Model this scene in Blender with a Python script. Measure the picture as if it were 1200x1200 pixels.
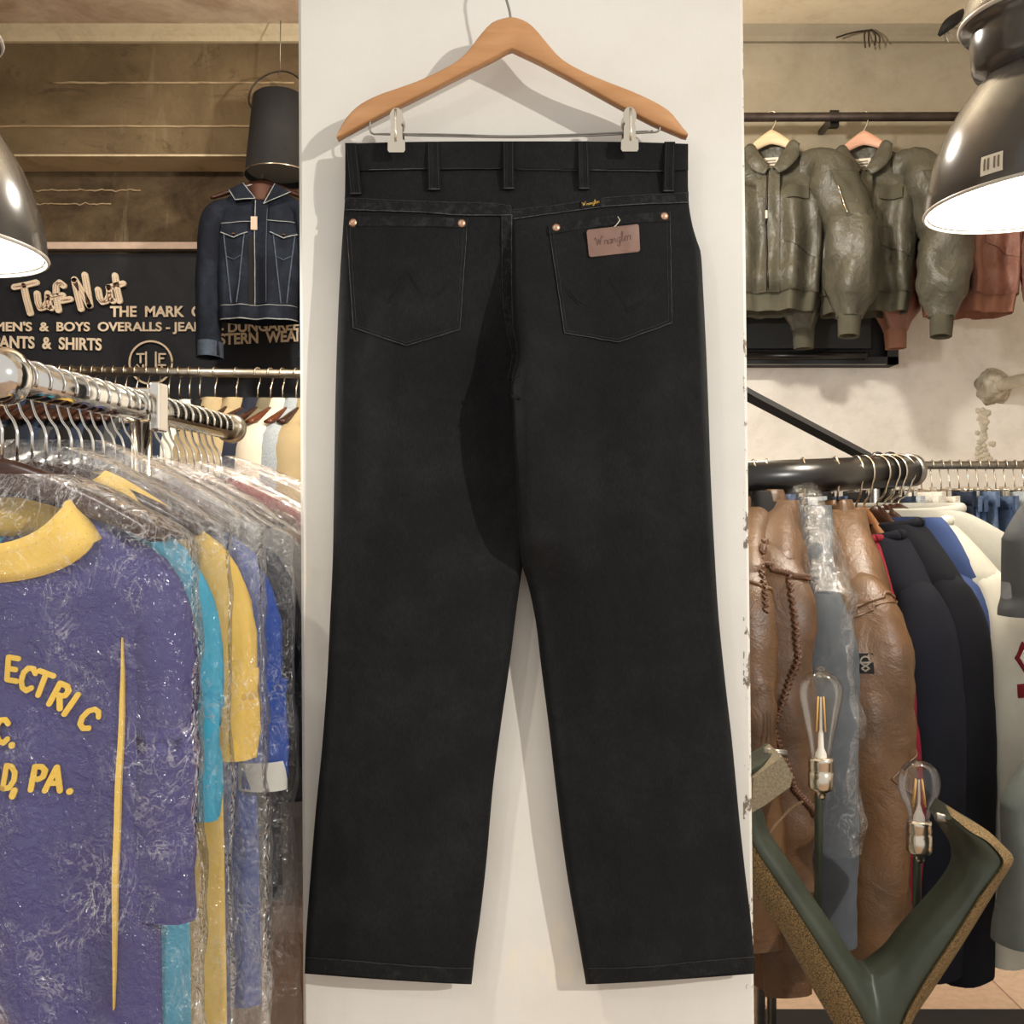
import bpy, math, random
from mathutils import Vector, noise, Matrix
random.seed(7)
for o in list(bpy.data.objects): bpy.data.objects.remove(o)
C = bpy.context.scene.collection
S = bpy.context.scene
# ------------------------------------------------------------------ camera, light, exposure
F = 1230.0; CZ = 1.3                      # focal length in pixels of the 1200 px frame, eye height
cd = bpy.data.cameras.new('camera'); cam = bpy.data.objects.new('camera', cd); C.objects.link(cam)
cam.location = (0, 0, CZ); cam.rotation_euler = (math.pi/2, 0, 0)
cd.sensor_width = 36; cd.sensor_height = 36; cd.lens = 36*F/1200; cd.clip_start = .05
S.camera = cam
S.view_settings.view_transform = 'Standard'; S.view_settings.look = 'None'
S.view_settings.gamma = 1; S.view_settings.use_curve_mapping = False
S.view_settings.exposure = 0.0
try:
    S.cycles.transparent_max_bounces = 48; S.cycles.max_bounces = 8
    S.cycles.sample_clamp_indirect = 4.0
except Exception: pass
W = bpy.data.worlds.new('world'); S.world = W; W.use_nodes = True
bg = W.node_tree.nodes['Background']; bg.inputs[0].default_value = (1.0, .97, .93, 1); bg.inputs[1].default_value = .76
def light(name, kind, loc, power, color, size=.03, target=None, angle=None, blend=.3):
    l = bpy.data.lights.new(name, kind); o = bpy.data.objects.new(name, l); C.objects.link(o)
    o.location = loc; l.energy = power; l.color = color
    if kind != 'AREA': l.shadow_soft_size = size
    else: l.size = size
    if target: o.rotation_euler = (Vector(target)-Vector(loc)).to_track_quat('-Z', 'Y').to_euler()
    if angle: l.spot_size = math.radians(angle); l.spot_blend = blend
    return o
WARM = (1.0, .93, .83)
light('spotlight_key', 'SPOT', (2.35, -1.15, 2.3), 262, (1, .97, .92), .032, (-.02, 1.35, 1.08), 33, .35)
light('spotlight_fill', 'SPOT', (-1.0, -.5, 2.3), 15, (1, .95, .88), .04, (-.10, 1.35, .9), 54, .6)
light('spotlight_shop_middle', 'POINT', (.18, 2.7, 2.65), 100, WARM, .05)
light('added_spot_white_wall', 'SPOT', (.36, 2.6, 1.95), 27, (1, .96, .91), .04, (1.45, 4.4, 1.55), 70, .7)  # added light, no lamp known there; brightens the white wall
light('added_spot_left_rack', 'SPOT', (-.75, .35, 2.5), 40, (1, .94, .85), .03, (-.62, 1.3, .95), 52, .6)  # unseen spot added to light the bagged shirts
light('added_spot_banner', 'SPOT', (-1.1, 2.5, 2.9), 75, WARM, .04, (-1.3, 4.3, 1.85), 80, .8)  # added to brighten the banner and its lettering, source unseen

# ------------------------------------------------------------------ helpers
def P(px, py, d): return Vector(((px-600)/F*d, d, CZ-(py-600)/F*d))
def lerp(a, b, t): return a+(b-a)*t
def clamp(x, a=0, b=1): return max(a, min(b, x))
def sstep(a, b, x):
    t = clamp((x-a)/((b-a) or 1e-6)); return t*t*(3-2*t)
def interp(tab, y):
    if y <= tab[0][0]: return tab[0][1]
    for (a, va), (b, vb) in zip(tab, tab[1:]):
        if y <= b: return va+(vb-va)*(y-a)/(b-a)
    return tab[-1][1]
def smooth_interp(tab, y):
    if y <= tab[0][0]: return tab[0][1]
    if y >= tab[-1][0]: return tab[-1][1]
    for i in range(len(tab)-1):
        a, va = tab[i]; b, vb = tab[i+1]
        if y <= b:
            def sl(k):
                k0 = max(k-1, 0); k1 = min(k+1, len(tab)-1)
                return (tab[k1][1]-tab[k0][1])/(tab[k1][0]-tab[k0][0])
            h = b-a; t = (y-a)/h; m0 = sl(i)*h; m1 = sl(i+1)*h
            return (2*t**3-3*t*t+1)*va+(t**3-2*t*t+t)*m0+(-2*t**3+3*t*t)*vb+(t**3-t*t)*m1
def catmull(pts, n):
    pts = [Vector(p) for p in pts]; out = []
    q = [pts[0]*2-pts[1]]+pts+[pts[-1]*2-pts[-2]]
    m = len(pts)-1
    for k in range(n+1):
        f = k/n*m; i = min(int(f), m-1); t = f-i
        a, b, c, d = q[i], q[i+1], q[i+2], q[i+3]
        out.append(.5*((2*b)+(c-a)*t+(2*a-5*b+4*c-d)*t*t+(3*b-a-3*c+d)*t**3))
    return out
def even(path, n):
    L = [0.0]
    for a, b in zip(path, path[1:]): L.append(L[-1]+(b-a).length)
    out = []; j = 0
    for k in range(n+1):
        d = L[-1]*k/n
        while j < len(L)-2 and L[j+1] < d: j += 1
        out.append(path[j].lerp(path[j+1], clamp((d-L[j])/((L[j+1]-L[j]) or 1e-9))))
    return out
def nz(x, y=0., z=0.): return noise.noise(Vector((x, y, z)))

class MB:
    def __init__(s): s.v = []; s.f = []
    def add(s, vs, fs):
        b = len(s.v); s.v += [tuple(v) for v in vs]; s.f += [tuple(b+i for i in f) for f in fs]
    def box(s, c, d, rz=0):
        x, y, z = d[0]/2, d[1]/2, d[2]/2; ca, sa = math.cos(rz), math.sin(rz); vs = []
        for i in (-1, 1):
            for j in (-1, 1):
                for k in (-1, 1):
                    X, Y = i*x, j*y
                    vs.append((c[0]+X*ca-Y*sa, c[1]+X*sa+Y*ca, c[2]+k*z))
        s.add(vs, [(0,1,3,2),(4,6,7,5),(0,4,5,1),(2,3,7,6),(0,2,6,4),(1,5,7,3)])
    def rings(s, R, cap0=True, cap1=True, closed=True):
        n = len(R[0]); vs = [p for r in R for p in r]; fs = []
        for i in range(len(R)-1):
            for j in range(n if closed else n-1):
                k = (j+1) % n
                fs.append((i*n+j, i*n+k, (i+1)*n+k, (i+1)*n+j))
        if closed and cap0: fs.append(tuple(range(n-1, -1, -1)))
        if closed and cap1: fs.append(tuple((len(R)-1)*n+j for j in range(n)))
        s.add(vs, fs)
    def tube(s, path, r, n=10, ref=None, cap=True, disp=None):
        path = [Vector(p) for p in path]; m = len(path); R = []; side = None
        for i, p in enumerate(path):
            t = (path[min(i+1, m-1)]-path[max(i-1, 0)])
            if t.length < 1e-9: t = Vector((0, 0, 1))
            t.normalize()
            if ref is not None: side = t.cross(Vector(ref))
            elif side is None:
                a = Vector((0, 1, 0)) if abs(t.y) < .8 else Vector((1, 0, 0)); side = t.cross(a)
            else: side = side-t*side.dot(t)
            side.normalize(); b = side.cross(t)
            rr = r(i/(m-1)) if callable(r) else (r[i] if isinstance(r, list) else r)
            rx, ry = rr if isinstance(rr, (tuple, list)) else (rr, rr)
            ring = []
            for k in range(n):
                a = 2*math.pi*k/n
                d = 1+(disp(i/(m-1), a) if disp else 0)
                ring.append(p+side*math.cos(a)*rx*d+b*math.sin(a)*ry*d)
            R.append(ring)
        s.rings(R, cap, cap); return R
    def lathe(s, prof, n=32, c=(0,0,0), cap=False):
        R = [[(c[0]+r*math.cos(2*math.pi*k/n), c[1]+r*math.sin(2*math.pi*k/n), c[2]+z) for k in range(n)] for r, z in prof]
        s.rings(R, cap, cap)
    def prism(s, poly, y0, y1):      # polygon in XZ, extruded along Y
        n = len(poly)
        vs = [(x, y0, z) for x, z in poly]+[(x, y1, z) for x, z in poly]
        s.add(vs, [tuple(range(n)), tuple(range(2*n-1, n-1, -1))]+[(i, i+n, (i+1) % n+n, (i+1) % n) for i in range(n)])
    def grid(s, fn, nu, nv, thick=None):   # fn(u,v)->point ; thick: offset vector => closed slab
        vs = [fn(i/nu, j/nv) for j in range(nv+1) for i in range(nu+1)]
        def id(i, j): return j*(nu+1)+i
        fs = [(id(i, j), id(i+1, j), id(i+1, j+1), id(i, j+1)) for j in range(nv) for i in range(nu)]
        if thick is not None:
            t = Vector(thick); b = len(vs); vs = vs+[Vector(p)+t for p in vs]
            fs += [tuple(b+k for k in reversed(f)) for f in fs[:]]
            for i in range(nu):
                fs.append((id(i+1, 0), id(i, 0), b+id(i, 0), b+id(i+1, 0))); fs.append((id(i, nv), id(i+1, nv), b+id(i+1, nv), b+id(i, nv)))
            for j in range(nv):
                fs.append((id(0, j), id(0, j+1), b+id(0, j+1), b+id(0, j))); fs.append((id(nu, j+1), id(nu, j), b+id(nu, j), b+id(nu, j+1)))
        s.add(vs, fs)
    def strokes(s, lines, w, fn, th=.002):
        """lettering: 2-D polylines of width w, mapped by fn(x, z, off) to a point; rounded ends"""
        for L in lines:
            for a, b in zip(L, L[1:]):
                dx, dz = b[0]-a[0], b[1]-a[1]; l = math.hypot(dx, dz) or 1e-9
                nx, nzz = -dz/l*w/2, dx/l*w/2
                q = [(a[0]+nx, a[1]+nzz), (b[0]+nx, b[1]+nzz), (b[0]-nx, b[1]-nzz), (a[0]-nx, a[1]-nzz)]
                s.add([fn(x, z, th) for x, z in q]+[fn(x, z, -.0005) for x, z in q],
                      [(0, 1, 2, 3), (0, 4, 5, 1), (1, 5, 6, 2), (2, 6, 7, 3), (3, 7, 4, 0)])
            for p in L:
                q = [(p[0]+w/2*math.cos(k*math.pi/6), p[1]+w/2*math.sin(k*math.pi/6)) for k in range(12)]
                s.add([fn(x, z, th*1.02) for x, z in q]+[fn(x, z, -.0005) for x, z in q],
                      [tuple(range(12))]+[(k, k+12, (k+1) % 12+12, (k+1) % 12) for k in range(12)])
    def build(s, name, m, parent=None, smooth=True, world=False, label=None, angle=None):
        me = bpy.data.meshes.new(name)
        vs = s.v
        if world and parent is not None:
            l = parent.location; p2 = parent.parent
            L = Vector(l)
            while p2 is not None: L = L+Vector(p2.location); p2 = p2.parent
            vs = [(v[0]-L.x, v[1]-L.y, v[2]-L.z) for v in vs]
        me.from_pydata(vs, [], s.f); me.validate(); me.update()
        if smooth: me.polygons.foreach_set('use_smooth', [True]*len(me.polygons))
        me.materials.append(m)
        o = bpy.data.objects.new(name, me); C.objects.link(o)
        if parent is not None: o.parent = parent
        if smooth and angle:
            try: me.set_sharp_from_angle(angle=math.radians(angle))
            except Exception: pass
        if label: o['label'] = label
        return o
def recalc(o):
    import bmesh
    b = bmesh.new(); b.from_mesh(o.data); bmesh.ops.recalc_face_normals(b, faces=b.faces); b.to_mesh(o.data); b.free(); return o

def tag(o, label, cat, group=None, kind=None):
    if label: o['label'] = label
    if cat: o['category'] = cat
    if group: o['group'] = group
    if kind: o['kind'] = kind
    return o
def thing(name, label, cat, loc=(0, 0, 0), rz=0, group=None, rot=None):
    o = bpy.data.objects.new(name, None); C.objects.link(o); o.location = loc
    o.rotation_euler = rot if rot else (0, 0, rz); o.empty_display_size = .05
    return tag(o, label, cat, group)
def struct(o): o['kind'] = 'structure'; return o
def dup(root, loc, rz=None, label=None, group=None, rot=None, mats=None):
    kids = {}
    for o in bpy.data.objects:
        if o.parent is not None: kids.setdefault(o.parent.name, []).append(o)
    def rec(src, par):
        c = src.copy(); C.objects.link(c)
        if par is not None: c.parent = par
        for k in kids.get(src.name, []): rec(k, c)
        return c
    r = rec(root, None); r.location = loc
    if rz is not None: r.rotation_euler = (0, 0, rz)
    if rot is not None: r.rotation_euler = rot
    if label: r['label'] = label
    if group: r['group'] = group
    return r
def recolor(root, names, m):
    for o in bpy.data.objects:
        if o.parent is not None and (o.parent == root or o.parent.parent == root) and o.name.split('.')[0] in names:
            o.data = o.data.copy(); o.data.materials.clear(); o.data.materials.append(m)
ORD = ['first','second','third','fourth','fifth','sixth','seventh','eighth','ninth','tenth','eleventh','twelfth','thirteenth','fourteenth','fifteenth','sixteenth','seventeenth','eighteenth','nineteenth','twentieth',
 'twenty-first','twenty-second','twenty-third','twenty-fourth','twenty-fifth','twenty-sixth','twenty-seventh','twenty-eighth','twenty-ninth','thirtieth','thirty-first','thirty-second','thirty-third','thirty-fourth','thirty-fifth','thirty-sixth']

# ------------------------------------------------------------------ materials
def lin(c):
    return tuple(((v/255)/12.92 if v/255 <= .04045 else ((v/255+.055)/1.055)**2.4) for v in c)+(1,)
class NT:
    def __init__(s, name):
        s.m = bpy.data.materials.new(name); s.m.use_nodes = True; s.t = s.m.node_tree; s.n = s.t.nodes
        s.b = s.n['Principled BSDF']; s.out = s.n['Material Output']
    def node(s, t, **k):
        n = s.n.new(t)
        for a, v in k.items():
            if a.startswith('i_'):
                key = a[2:]; key = int(key) if key.isdigit() else key.replace('_', ' ')
                n.inputs[key].default_value = v
            else: setattr(n, a, v)
        return n
    def link(s, a, b): s.t.links.new(a, b)
    def coord(s, scale=(1, 1, 1), kind='Object'):
        tc = s.node('ShaderNodeTexCoord'); mp = s.node('ShaderNodeMapping'); mp.inputs['Scale'].default_value = scale
        s.link(tc.outputs[kind], mp.inputs[0]); return mp.outputs[0]
    def noise(s, scale, detail=4, rough=.55, vec=None, dist=0):
        n = s.node('ShaderNodeTexNoise'); n.inputs['Scale'].default_value = scale; n.inputs['Detail'].default_value = detail
        n.inputs['Roughness'].default_value = rough; n.inputs['Distortion'].default_value = dist
        if vec is None: vec = s.coord()
        s.link(vec, n.inputs['Vector']); return n.outputs['Fac']
    def ramp(s, fac, stops):
        r = s.node('ShaderNodeValToRGB'); e = r.color_ramp.elements
        while len(e) < len(stops): e.new(.5)
        for el, (p, c) in zip(e, stops): el.position = p; el.color = c if len(c) == 4 else lin(c)
        s.link(fac, r.inputs[0]); return r.outputs[0]
    def mix(s, fac, a, b, mode='MIX'):
        m = s.node('ShaderNodeMix', data_type='RGBA', blend_type=mode)
        for sock, v in ((m.inputs[0], fac), (m.inputs[6], a), (m.inputs[7], b)):
            if hasattr(v, 'links'): s.link(v, sock)
            else: sock.default_value = v
        return m.outputs[2]
    def bump(s, h, strength=.3, dist=.002, prev=None):
        b = s.node('ShaderNodeBump'); b.inputs['Strength'].default_value = strength; b.inputs['Distance'].default_value = dist
        s.link(h, b.inputs['Height'])
        if prev is not None: s.link(prev, b.inputs['Normal'])
        return b.outputs[0]
    def fin(s, col=None, rough=None, metal=None, normal=None, spec=None):
        if col is not None:
            if hasattr(col, 'links'): s.link(col, s.b.inputs['Base Color'])
            else: s.b.inputs['Base Color'].default_value = col
        if rough is not None:
            if hasattr(rough, 'links'): s.link(rough, s.b.inputs['Roughness'])
            else: s.b.inputs['Roughness'].default_value = rough
        if metal is not None: s.b.inputs['Metallic'].default_value = metal
        if normal is not None: s.link(normal, s.b.inputs['Normal'])
        if spec is not None: s.b.inputs['Specular IOR Level'].default_value = spec
        return s.m
_cache = {}
def simple(name, c, rough=.5, metal=0, var=.0, scale=20, bump=0, bscale=80, spec=None, bdist=.002):
    if name in _cache: return _cache[name]
    t = NT(name); col = lin(c)
    if var:
        f = t.noise(scale)
        lo = tuple(v*(1-var) for v in col[:3])+(1,); hi = tuple(min(1, v*(1+var)) for v in col[:3])+(1,)
        col = t.ramp(f, [(.3, lo), (.7, hi)])
    nrm = t.bump(t.noise(bscale, 3), bump, bdist) if bump else None
    _cache[name] = t.fin(col, rough, metal, nrm, spec); return _cache[name]
def cloth(name, c, var=.12, weave=900, rough=.85, wrinkle=.0, spec=.25):
    if name in _cache: return _cache[name]
    t = NT(name); col = lin(c)
    lo = tuple(v*(1-var) for v in col[:3])+(1,); hi = tuple(min(1, v*(1+var)) for v in col[:3])+(1,)
    f = t.noise(14, 6, .65); colr = t.ramp(f, [(.3, lo), (.7, hi)])
    n1 = t.bump(t.noise(weave, 2), .25, .0008)
    if wrinkle: n1 = t.bump(t.noise(16, 5, .6, dist=.6), wrinkle, .012, n1)
    _cache[name] = t.fin(colr, rough, 0, n1, spec); return _cache[name]
def leather(name, c, rough=.38, var=.3):
    t = NT(name); col = lin(c)
    f = t.noise(7, 6, .65)
    colr = t.ramp(f, [(.25, tuple(v*(1-var) for v in col[:3])+(1,)), (.75, tuple(min(1, v*(1+var)) for v in col[:3])+(1,))])
    vo = t.node('ShaderNodeTexVoronoi'); vo.inputs['Scale'].default_value = 260; t.link(t.coord(), vo.inputs['Vector'])
    n1 = t.bump(vo.outputs['Distance'], .2, .0012)
    n1 = t.bump(t.noise(18, 5, .6, dist=.8), .35, .010, n1)
    return t.fin(colr, rough, 0, n1, .5)
def denim(name, c, worn, wear=(.52, .8), rough=.88, wscale=9):
    t = NT(name)
    v = t.coord()
    w = t.node('ShaderNodeTexWave', wave_type='BANDS', bands_direction='DIAGONAL'); w.inputs['Scale'].default_value = 420
    w.inputs['Distortion'].default_value = 1.2; t.link(v, w.inputs['Vector'])
    f = t.noise(wscale, 8, .7)
    col = t.ramp(f, [(wear[0], lin(c)), (wear[1], lin(worn))])
    fine = t.noise(700, 2, .6, t.coord((1, 1, .25)))
    col = t.mix(.6, col, t.ramp(fine, [(.35, (.45, .45, .45, 1)), (.65, (1.25, 1.25, 1.25, 1))]), 'MULTIPLY')
    n1 = t.bump(w.outputs['Fac'], .25, .0006); n1 = t.bump(t.noise(60, 4), .15, .002, n1)
    return t.fin(col, rough, 0, n1, .2)
def wood(name, c, c2, scale=8, axis=(1, 8, 30), rough=.4):
    t = NT(name); v = t.coord(axis)
    f = t.noise(scale, 6, .6, v, .6)
    col = t.ramp(f, [(.3, lin(c)), (.7, lin(c2))])
    f2 = t.noise(3, 3); col = t.mix(t.ramp(f2, [(.45, (0, 0, 0, 1)), (.8, (.35, .35, .35, 1))]), col, lin(tuple(v*.75 for v in c)))
    return t.fin(col, rough, 0, t.bump(f, .08, .001), .4)

M = {}
M['chrome'] = simple('chrome', (225, 222, 216), .12, 1)
M['steel'] = simple('brushed_steel', (190, 184, 172), .3, 1, .1, 60)
M['dull_steel'] = simple('dull_steel', (150, 146, 138), .4, 1, .15, 40)
M['nickel'] = simple('nickel', (218, 208, 190), .22, 1)
M['black_metal'] = simple('black_metal', (22, 20, 19), .28, 0, .1, 30)
M['black_matte'] = simple('black_matte', (20, 20, 21), .75, 0, .2, 20, .2, 200)
M['rust_pipe'] = simple('rusty_pipe', (62, 52, 46), .55, .6, .35, 25, .3, 120)
M['hanger_wood'] = wood('beech_hanger_wood', (182, 130, 84), (200, 150, 102), 3, (3, 3, 26), .38)
M['hanger_edge'] = M['hanger_wood']
M['dark_wood'] = wood('dark_varnished_wood', (46, 27, 20), (70, 42, 30), 4, (2, 8, 30), .25)
M['red_wood'] = wood('reddish_varnished_wood', (84, 42, 28), (108, 58, 38), 4, (2, 8, 30), .25)
M['honey_wood'] = wood('honey_wood', (124, 80, 46), (148, 102, 66), 4, (2, 8, 30), .35)
M['pale_wood'] = wood('pale_wood', (214, 190, 150), (230, 208, 172), 4, (2, 8, 30), .5)
M['pink_wood'] = wood('pinkish_wood', (212, 160, 134), (226, 178, 152), 4, (2, 8, 30), .5)

def plaster(name, c, stain, amount=(.5, .75), sc=3, bump=.25, extra=None):
    t = NT(name); v = t.coord()
    f = t.noise(sc, 9, .68, v, .5)
    col = t.ramp(f, [(amount[0], lin(c)), (amount[1], lin(stain))])
    f2 = t.noise(sc*7, 6, .7); col = t.mix(t.ramp(f2, [(.5, (0, 0, 0, 1)), (.8, (.4, .4, .4, 1))]), col, lin(tuple(x*.8 for x in c)))
    if extra: col = extra(t, col)
    n1 = t.bump(t.noise(90, 5, .6), bump, .002); n1 = t.bump(t.noise(9, 6, .6), bump, .012, n1)
    return t.fin(col, .85, 0, n1, .2)
def cracks(t, col):
    f = t.noise(26, 8, .75, t.coord((1, 1, 3.0)))
    col = t.mix(t.ramp(f, [(.66, (0, 0, 0, 1)), (.71, (.6, .6, .6, 1))]), col, lin((168, 150, 122)))
    g = t.noise(5, 9, .75, t.coord((1, 1, 2.0)), 1.2)
    col = t.mix(t.ramp(g, [(.56, (0, 0, 0, 1)), (.66, (.7, .7, .7, 1))]), col, lin((70, 58, 42)))
    h = t.noise(4, 7, .7, t.coord((3.2, 1, .5)), .4)
    return t.mix(t.ramp(h, [(.6, (0, 0, 0, 1)), (.7, (.35, .35, .35, 1))]), col, lin((150, 136, 110)))
M['concrete_left'] = plaster('aged_brown_concrete', (124, 106, 78), (86, 70, 50), (.35, .7), 2.2, .4, cracks)
M['concrete_low'] = plaster('stained_dark_concrete', (112, 95, 70), (62, 48, 34), (.3, .62), 3.2, .5, cracks)
M['concrete_right'] = plaster('grey_beige_plaster', (164, 154, 134), (144, 133, 112), (.4, .75), 2.4, .2)
M['ceiling_l'] = plaster('stained_ceiling_plaster', (232, 212, 184), (178, 146, 116), (.42, .72), 3.5, .35, None)
M['ceiling_r'] = plaster('cream_ceiling_plaster', (236, 222, 194), (214, 196, 164), (.5, .8), 2.5, .2)
M['white_wall'] = plaster('white_painted_wall', (242, 236, 226), (222, 214, 202), (.5, .72), 2.2, .15)
M['cream_trim'] = plaster('cream_trim_paint', (214, 198, 164), (176, 156, 122), (.5, .8), 8, .1)
M['ledge'] = plaster('ledge_plaster', (176, 154, 120), (116, 96, 70), (.45, .75), 5, .3)

# pillar paint: brushed off-white, a few yellowish stains, chipped edges
def pillar_mat():
    t = NT('brushed_white_paint'); v = t.coord()
    f = t.noise(3.2, 6, .6, v)
    col = t.ramp(f, [(.4, lin((229, 225, 216))), (.72, lin((218, 212, 200)))])
    st = t.noise(2.6, 5, .7, t.coord((1.2, 1, .7)))
    col = t.mix(t.ramp(st, [(.62, (0, 0, 0, 1)), (.66, (.55, .55, .55, 1))]), col, lin((232, 222, 200)))
    weave = t.noise(260, 3, .6, t.coord((1, 1, .22)))
    weave2 = t.noise(240, 3, .6, t.coord((.2, 1, 1)))
    # chips only on the arrises
    sx = t.node('ShaderNodeSeparateXYZ'); t.link(v, sx.inputs[0])
    ab = t.node('ShaderNodeMath', operation='ABSOLUTE'); t.link(sx.outputs[0], ab.inputs[0])
    gt = t.node('ShaderNodeMapRange'); gt.inputs[1].default_value = .2825; gt.inputs[2].default_value = .2865; t.link(ab.outputs[0], gt.inputs[0])
    ch = t.noise(38, 5, .7, t.coord((1, 1, .6)))
    ad = t.node('ShaderNodeMath', operation='MULTIPLY'); t.link(gt.outputs[0], ad.inputs[0]); t.link(ch, ad.inputs[1])
    col = t.mix(t.ramp(ad.outputs[0], [(.56, (0, 0, 0, 1)), (.60, (1, 1, 1, 1))]), col, lin((120, 106, 90)))
    n1 = t.bump(weave, .16, .0009); n1 = t.bump(weave2, .10, .0009, n1); n1 = t.bump(t.noise(14, 5), .12, .004, n1)
    return t.fin(col, .6, 0, n1, .3)
M['pillar'] = pillar_mat()
def floor_mat():
    t = NT('pale_terracotta_tile'); v = t.coord()
    br = t.node('ShaderNodeTexBrick'); br.offset = 0; br.inputs['Scale'].default_value = 3.0
    br.inputs['Color1'].default_value = lin((216, 188, 164)); br.inputs['Color2'].default_value = lin((204, 174, 150)); br.inputs['Mortar'].default_value = lin((150, 120, 98))
    br.inputs['Mortar Size'].default_value = .008; br.inputs['Brick Width'].default_value = 1; br.inputs['Row Height'].default_value = 1
    t.link(v, br.inputs['Vector'])
    col = t.mix(.3, br.outputs['Color'], t.ramp(t.noise(40, 5, .7), [(.35, (.55, .5, .45, 1)), (.65, (1.2, 1.15, 1.1, 1))]), 'MULTIPLY')
    return t.fin(col, .5, 0, t.bump(t.noise(60, 4), .1, .002))
M['floor'] = floor_mat()
def film_mat(name, haze=.02, base=.03, fres=.5, crease=.30):
    t = NT(name); t.n.remove(t.b)
    v = t.coord()
    h1 = t.noise(62, 3, .62, v, 1.4); h2 = t.noise(17, 3, .55, t.coord((1, 1, .4)), 1.0)
    n1 = t.bump(h2, .6, .014); n1 = t.bump(h1, 1.0, .007, n1)
    g = t.node('ShaderNodeBsdfGlossy'); g.inputs['Roughness'].default_value = .13; t.link(n1, g.inputs['Normal'])
    tr = t.node('ShaderNodeBsdfTransparent'); tr.inputs['Color'].default_value = (.985, .985, .985, 1)
    df = t.node('ShaderNodeBsdfDiffuse'); df.inputs['Color'].default_value = (.86, .84, .80, 1); t.link(n1, df.inputs['Normal'])
    fr = t.node('ShaderNodeFresnel'); fr.inputs['IOR'].default_value = 1.45
    ad = t.node('ShaderNodeMath', operation='MULTIPLY_ADD'); ad.inputs[1].default_value = fres; ad.inputs[2].default_value = base; ad.use_clamp = True
    t.link(fr.outputs[0], ad.inputs[0])
    # whitened creases of the film: thin lines, in patches
    cz = t.noise(20, 3, .6, t.coord((1, 1, .55)), 2.2); ln = t.ramp(cz, [(.474, (0, 0, 0, 1)), (.5, (1, 1, 1, 1)), (.526, (0, 0, 0, 1))])
    cz2 = t.noise(58, 2, .6, v, 2.0); ln2 = t.ramp(cz2, [(.475, (0, 0, 0, 1)), (.5, (.9, .9, .9, 1)), (.525, (0, 0, 0, 1))])
    pm = t.ramp(t.noise(7, 3, .6, v), [(.46, (0, 0, 0, 1)), (.62, (1, 1, 1, 1))])
    both = t.mix(1.0, t.mix(1.0, ln, ln2, 'ADD'), pm, 'MULTIPLY')
    hz_ = t.node('ShaderNodeMath', operation='MULTIPLY_ADD'); hz_.inputs[1].default_value = crease; hz_.inputs[2].default_value = haze; hz_.use_clamp = True
    t.link(both, hz_.inputs[0])
    m1 = t.node('ShaderNodeMixShader'); t.link(hz_.outputs[0], m1.inputs[0]); t.link(tr.outputs[0], m1.inputs[1]); t.link(df.outputs[0], m1.inputs[2])
    m2 = t.node('ShaderNodeMixShader'); t.link(ad.outputs[0], m2.inputs[0]); t.link(m1.outputs[0], m2.inputs[1]); t.link(g.outputs[0], m2.inputs[2])
    t.link(m2.outputs[0], t.out.inputs[0]); return t.m
M['film_thin'] = film_mat('thin_plastic_film', .015, .012, .22, .16)
M['film'] = film_mat('clear_plastic_film')
def thin_glass(name, tint=(1, 1, 1), base=.04):
    t = NT(name); t.n.remove(t.b)
    g = t.node('ShaderNodeBsdfGlossy'); g.inputs['Roughness'].default_value = .03
    tr = t.node('ShaderNodeBsdfTransparent'); tr.inputs['Color'].default_value = tint+(1,)
    fr = t.node('ShaderNodeFresnel'); fr.inputs['IOR'].default_value = 1.5
    ad = t.node('ShaderNodeMath', operation='MULTIPLY_ADD'); ad.inputs[1].default_value = .55; ad.inputs[2].default_value = base; ad.use_clamp = True; t.link(fr.outputs[0], ad.inputs[0])
    m2 = t.node('ShaderNodeMixShader'); t.link(ad.outputs[0], m2.inputs[0]); t.link(tr.outputs[0], m2.inputs[1]); t.link(g.outputs[0], m2.inputs[2])
    t.link(m2.outputs[0], t.out.inputs[0]); return t.m
M['bulb_glass'] = thin_glass('clear_bulb_glass', (.97, .96, .94), .02)
M['smoke_glass'] = thin_glass('smoked_bulb_glass', (.88, .87, .88), .04)
def emit(name, c, st):
    t = NT(name); t.b.inputs['Emission Color'].default_value = c+(1,); t.b.inputs['Emission Strength'].default_value = st
    t.b.inputs['Base Color'].default_value = (.9, .9, .9, 1); return t.m
M['lit_bulb'] = emit('lit_bulb', (1, .9, .74), 14)
M['lamp_enamel'] = simple('dark_grey_enamel', (72, 68, 64), .16, 0, .06, 12, spec=.6)
M['lamp_white'] = simple('white_enamel', (240, 236, 226), .35)
M['black_jeans'] = denim('black_denim', (23, 23, 24), (38, 38, 38), (.46, .85))
M['jeans_seam'] = denim('black_denim_seam', (25, 25, 25), (62, 61, 60), (.48, .82), wscale=95)
M['jeans_hem'] = denim('black_denim_hem', (24, 24, 24), (50, 49, 48), (.52, .85), wscale=70)
M['jeans_edge'] = simple('worn_black_edge', (64, 63, 62), .9, 0, .5, 70)
M['jeans_stitch'] = simple('charcoal_stitching', (42, 41, 41), .9, 0, .4, 90)
M['copper'] = simple('copper_rivet', (204, 162, 134), .38, .9, .15, 200)
M['patch'] = simple('brown_leather_patch', (124, 94, 80), .55, 0, .08, 60, .15, 300)
M['patch_emboss'] = simple('embossed_leather', (112, 83, 72), .5)
M['gold_thread'] = simple('gold_thread', (216, 172, 74), .6)
M['indigo'] = denim('indigo_denim', (23, 27, 36), (46, 54, 68), (.45, .85))
M['indigo_edge'] = simple('worn_indigo_edge', (138, 142, 142), .9, 0, .3, 60)
M['indigo_mid'] = simple('faded_indigo_seam', (66, 76, 90), .9, 0, .3, 60)
M['sage'] = cloth('sage_nylon', (80, 77, 65), .14, 500, .42, .9, .5)
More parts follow.
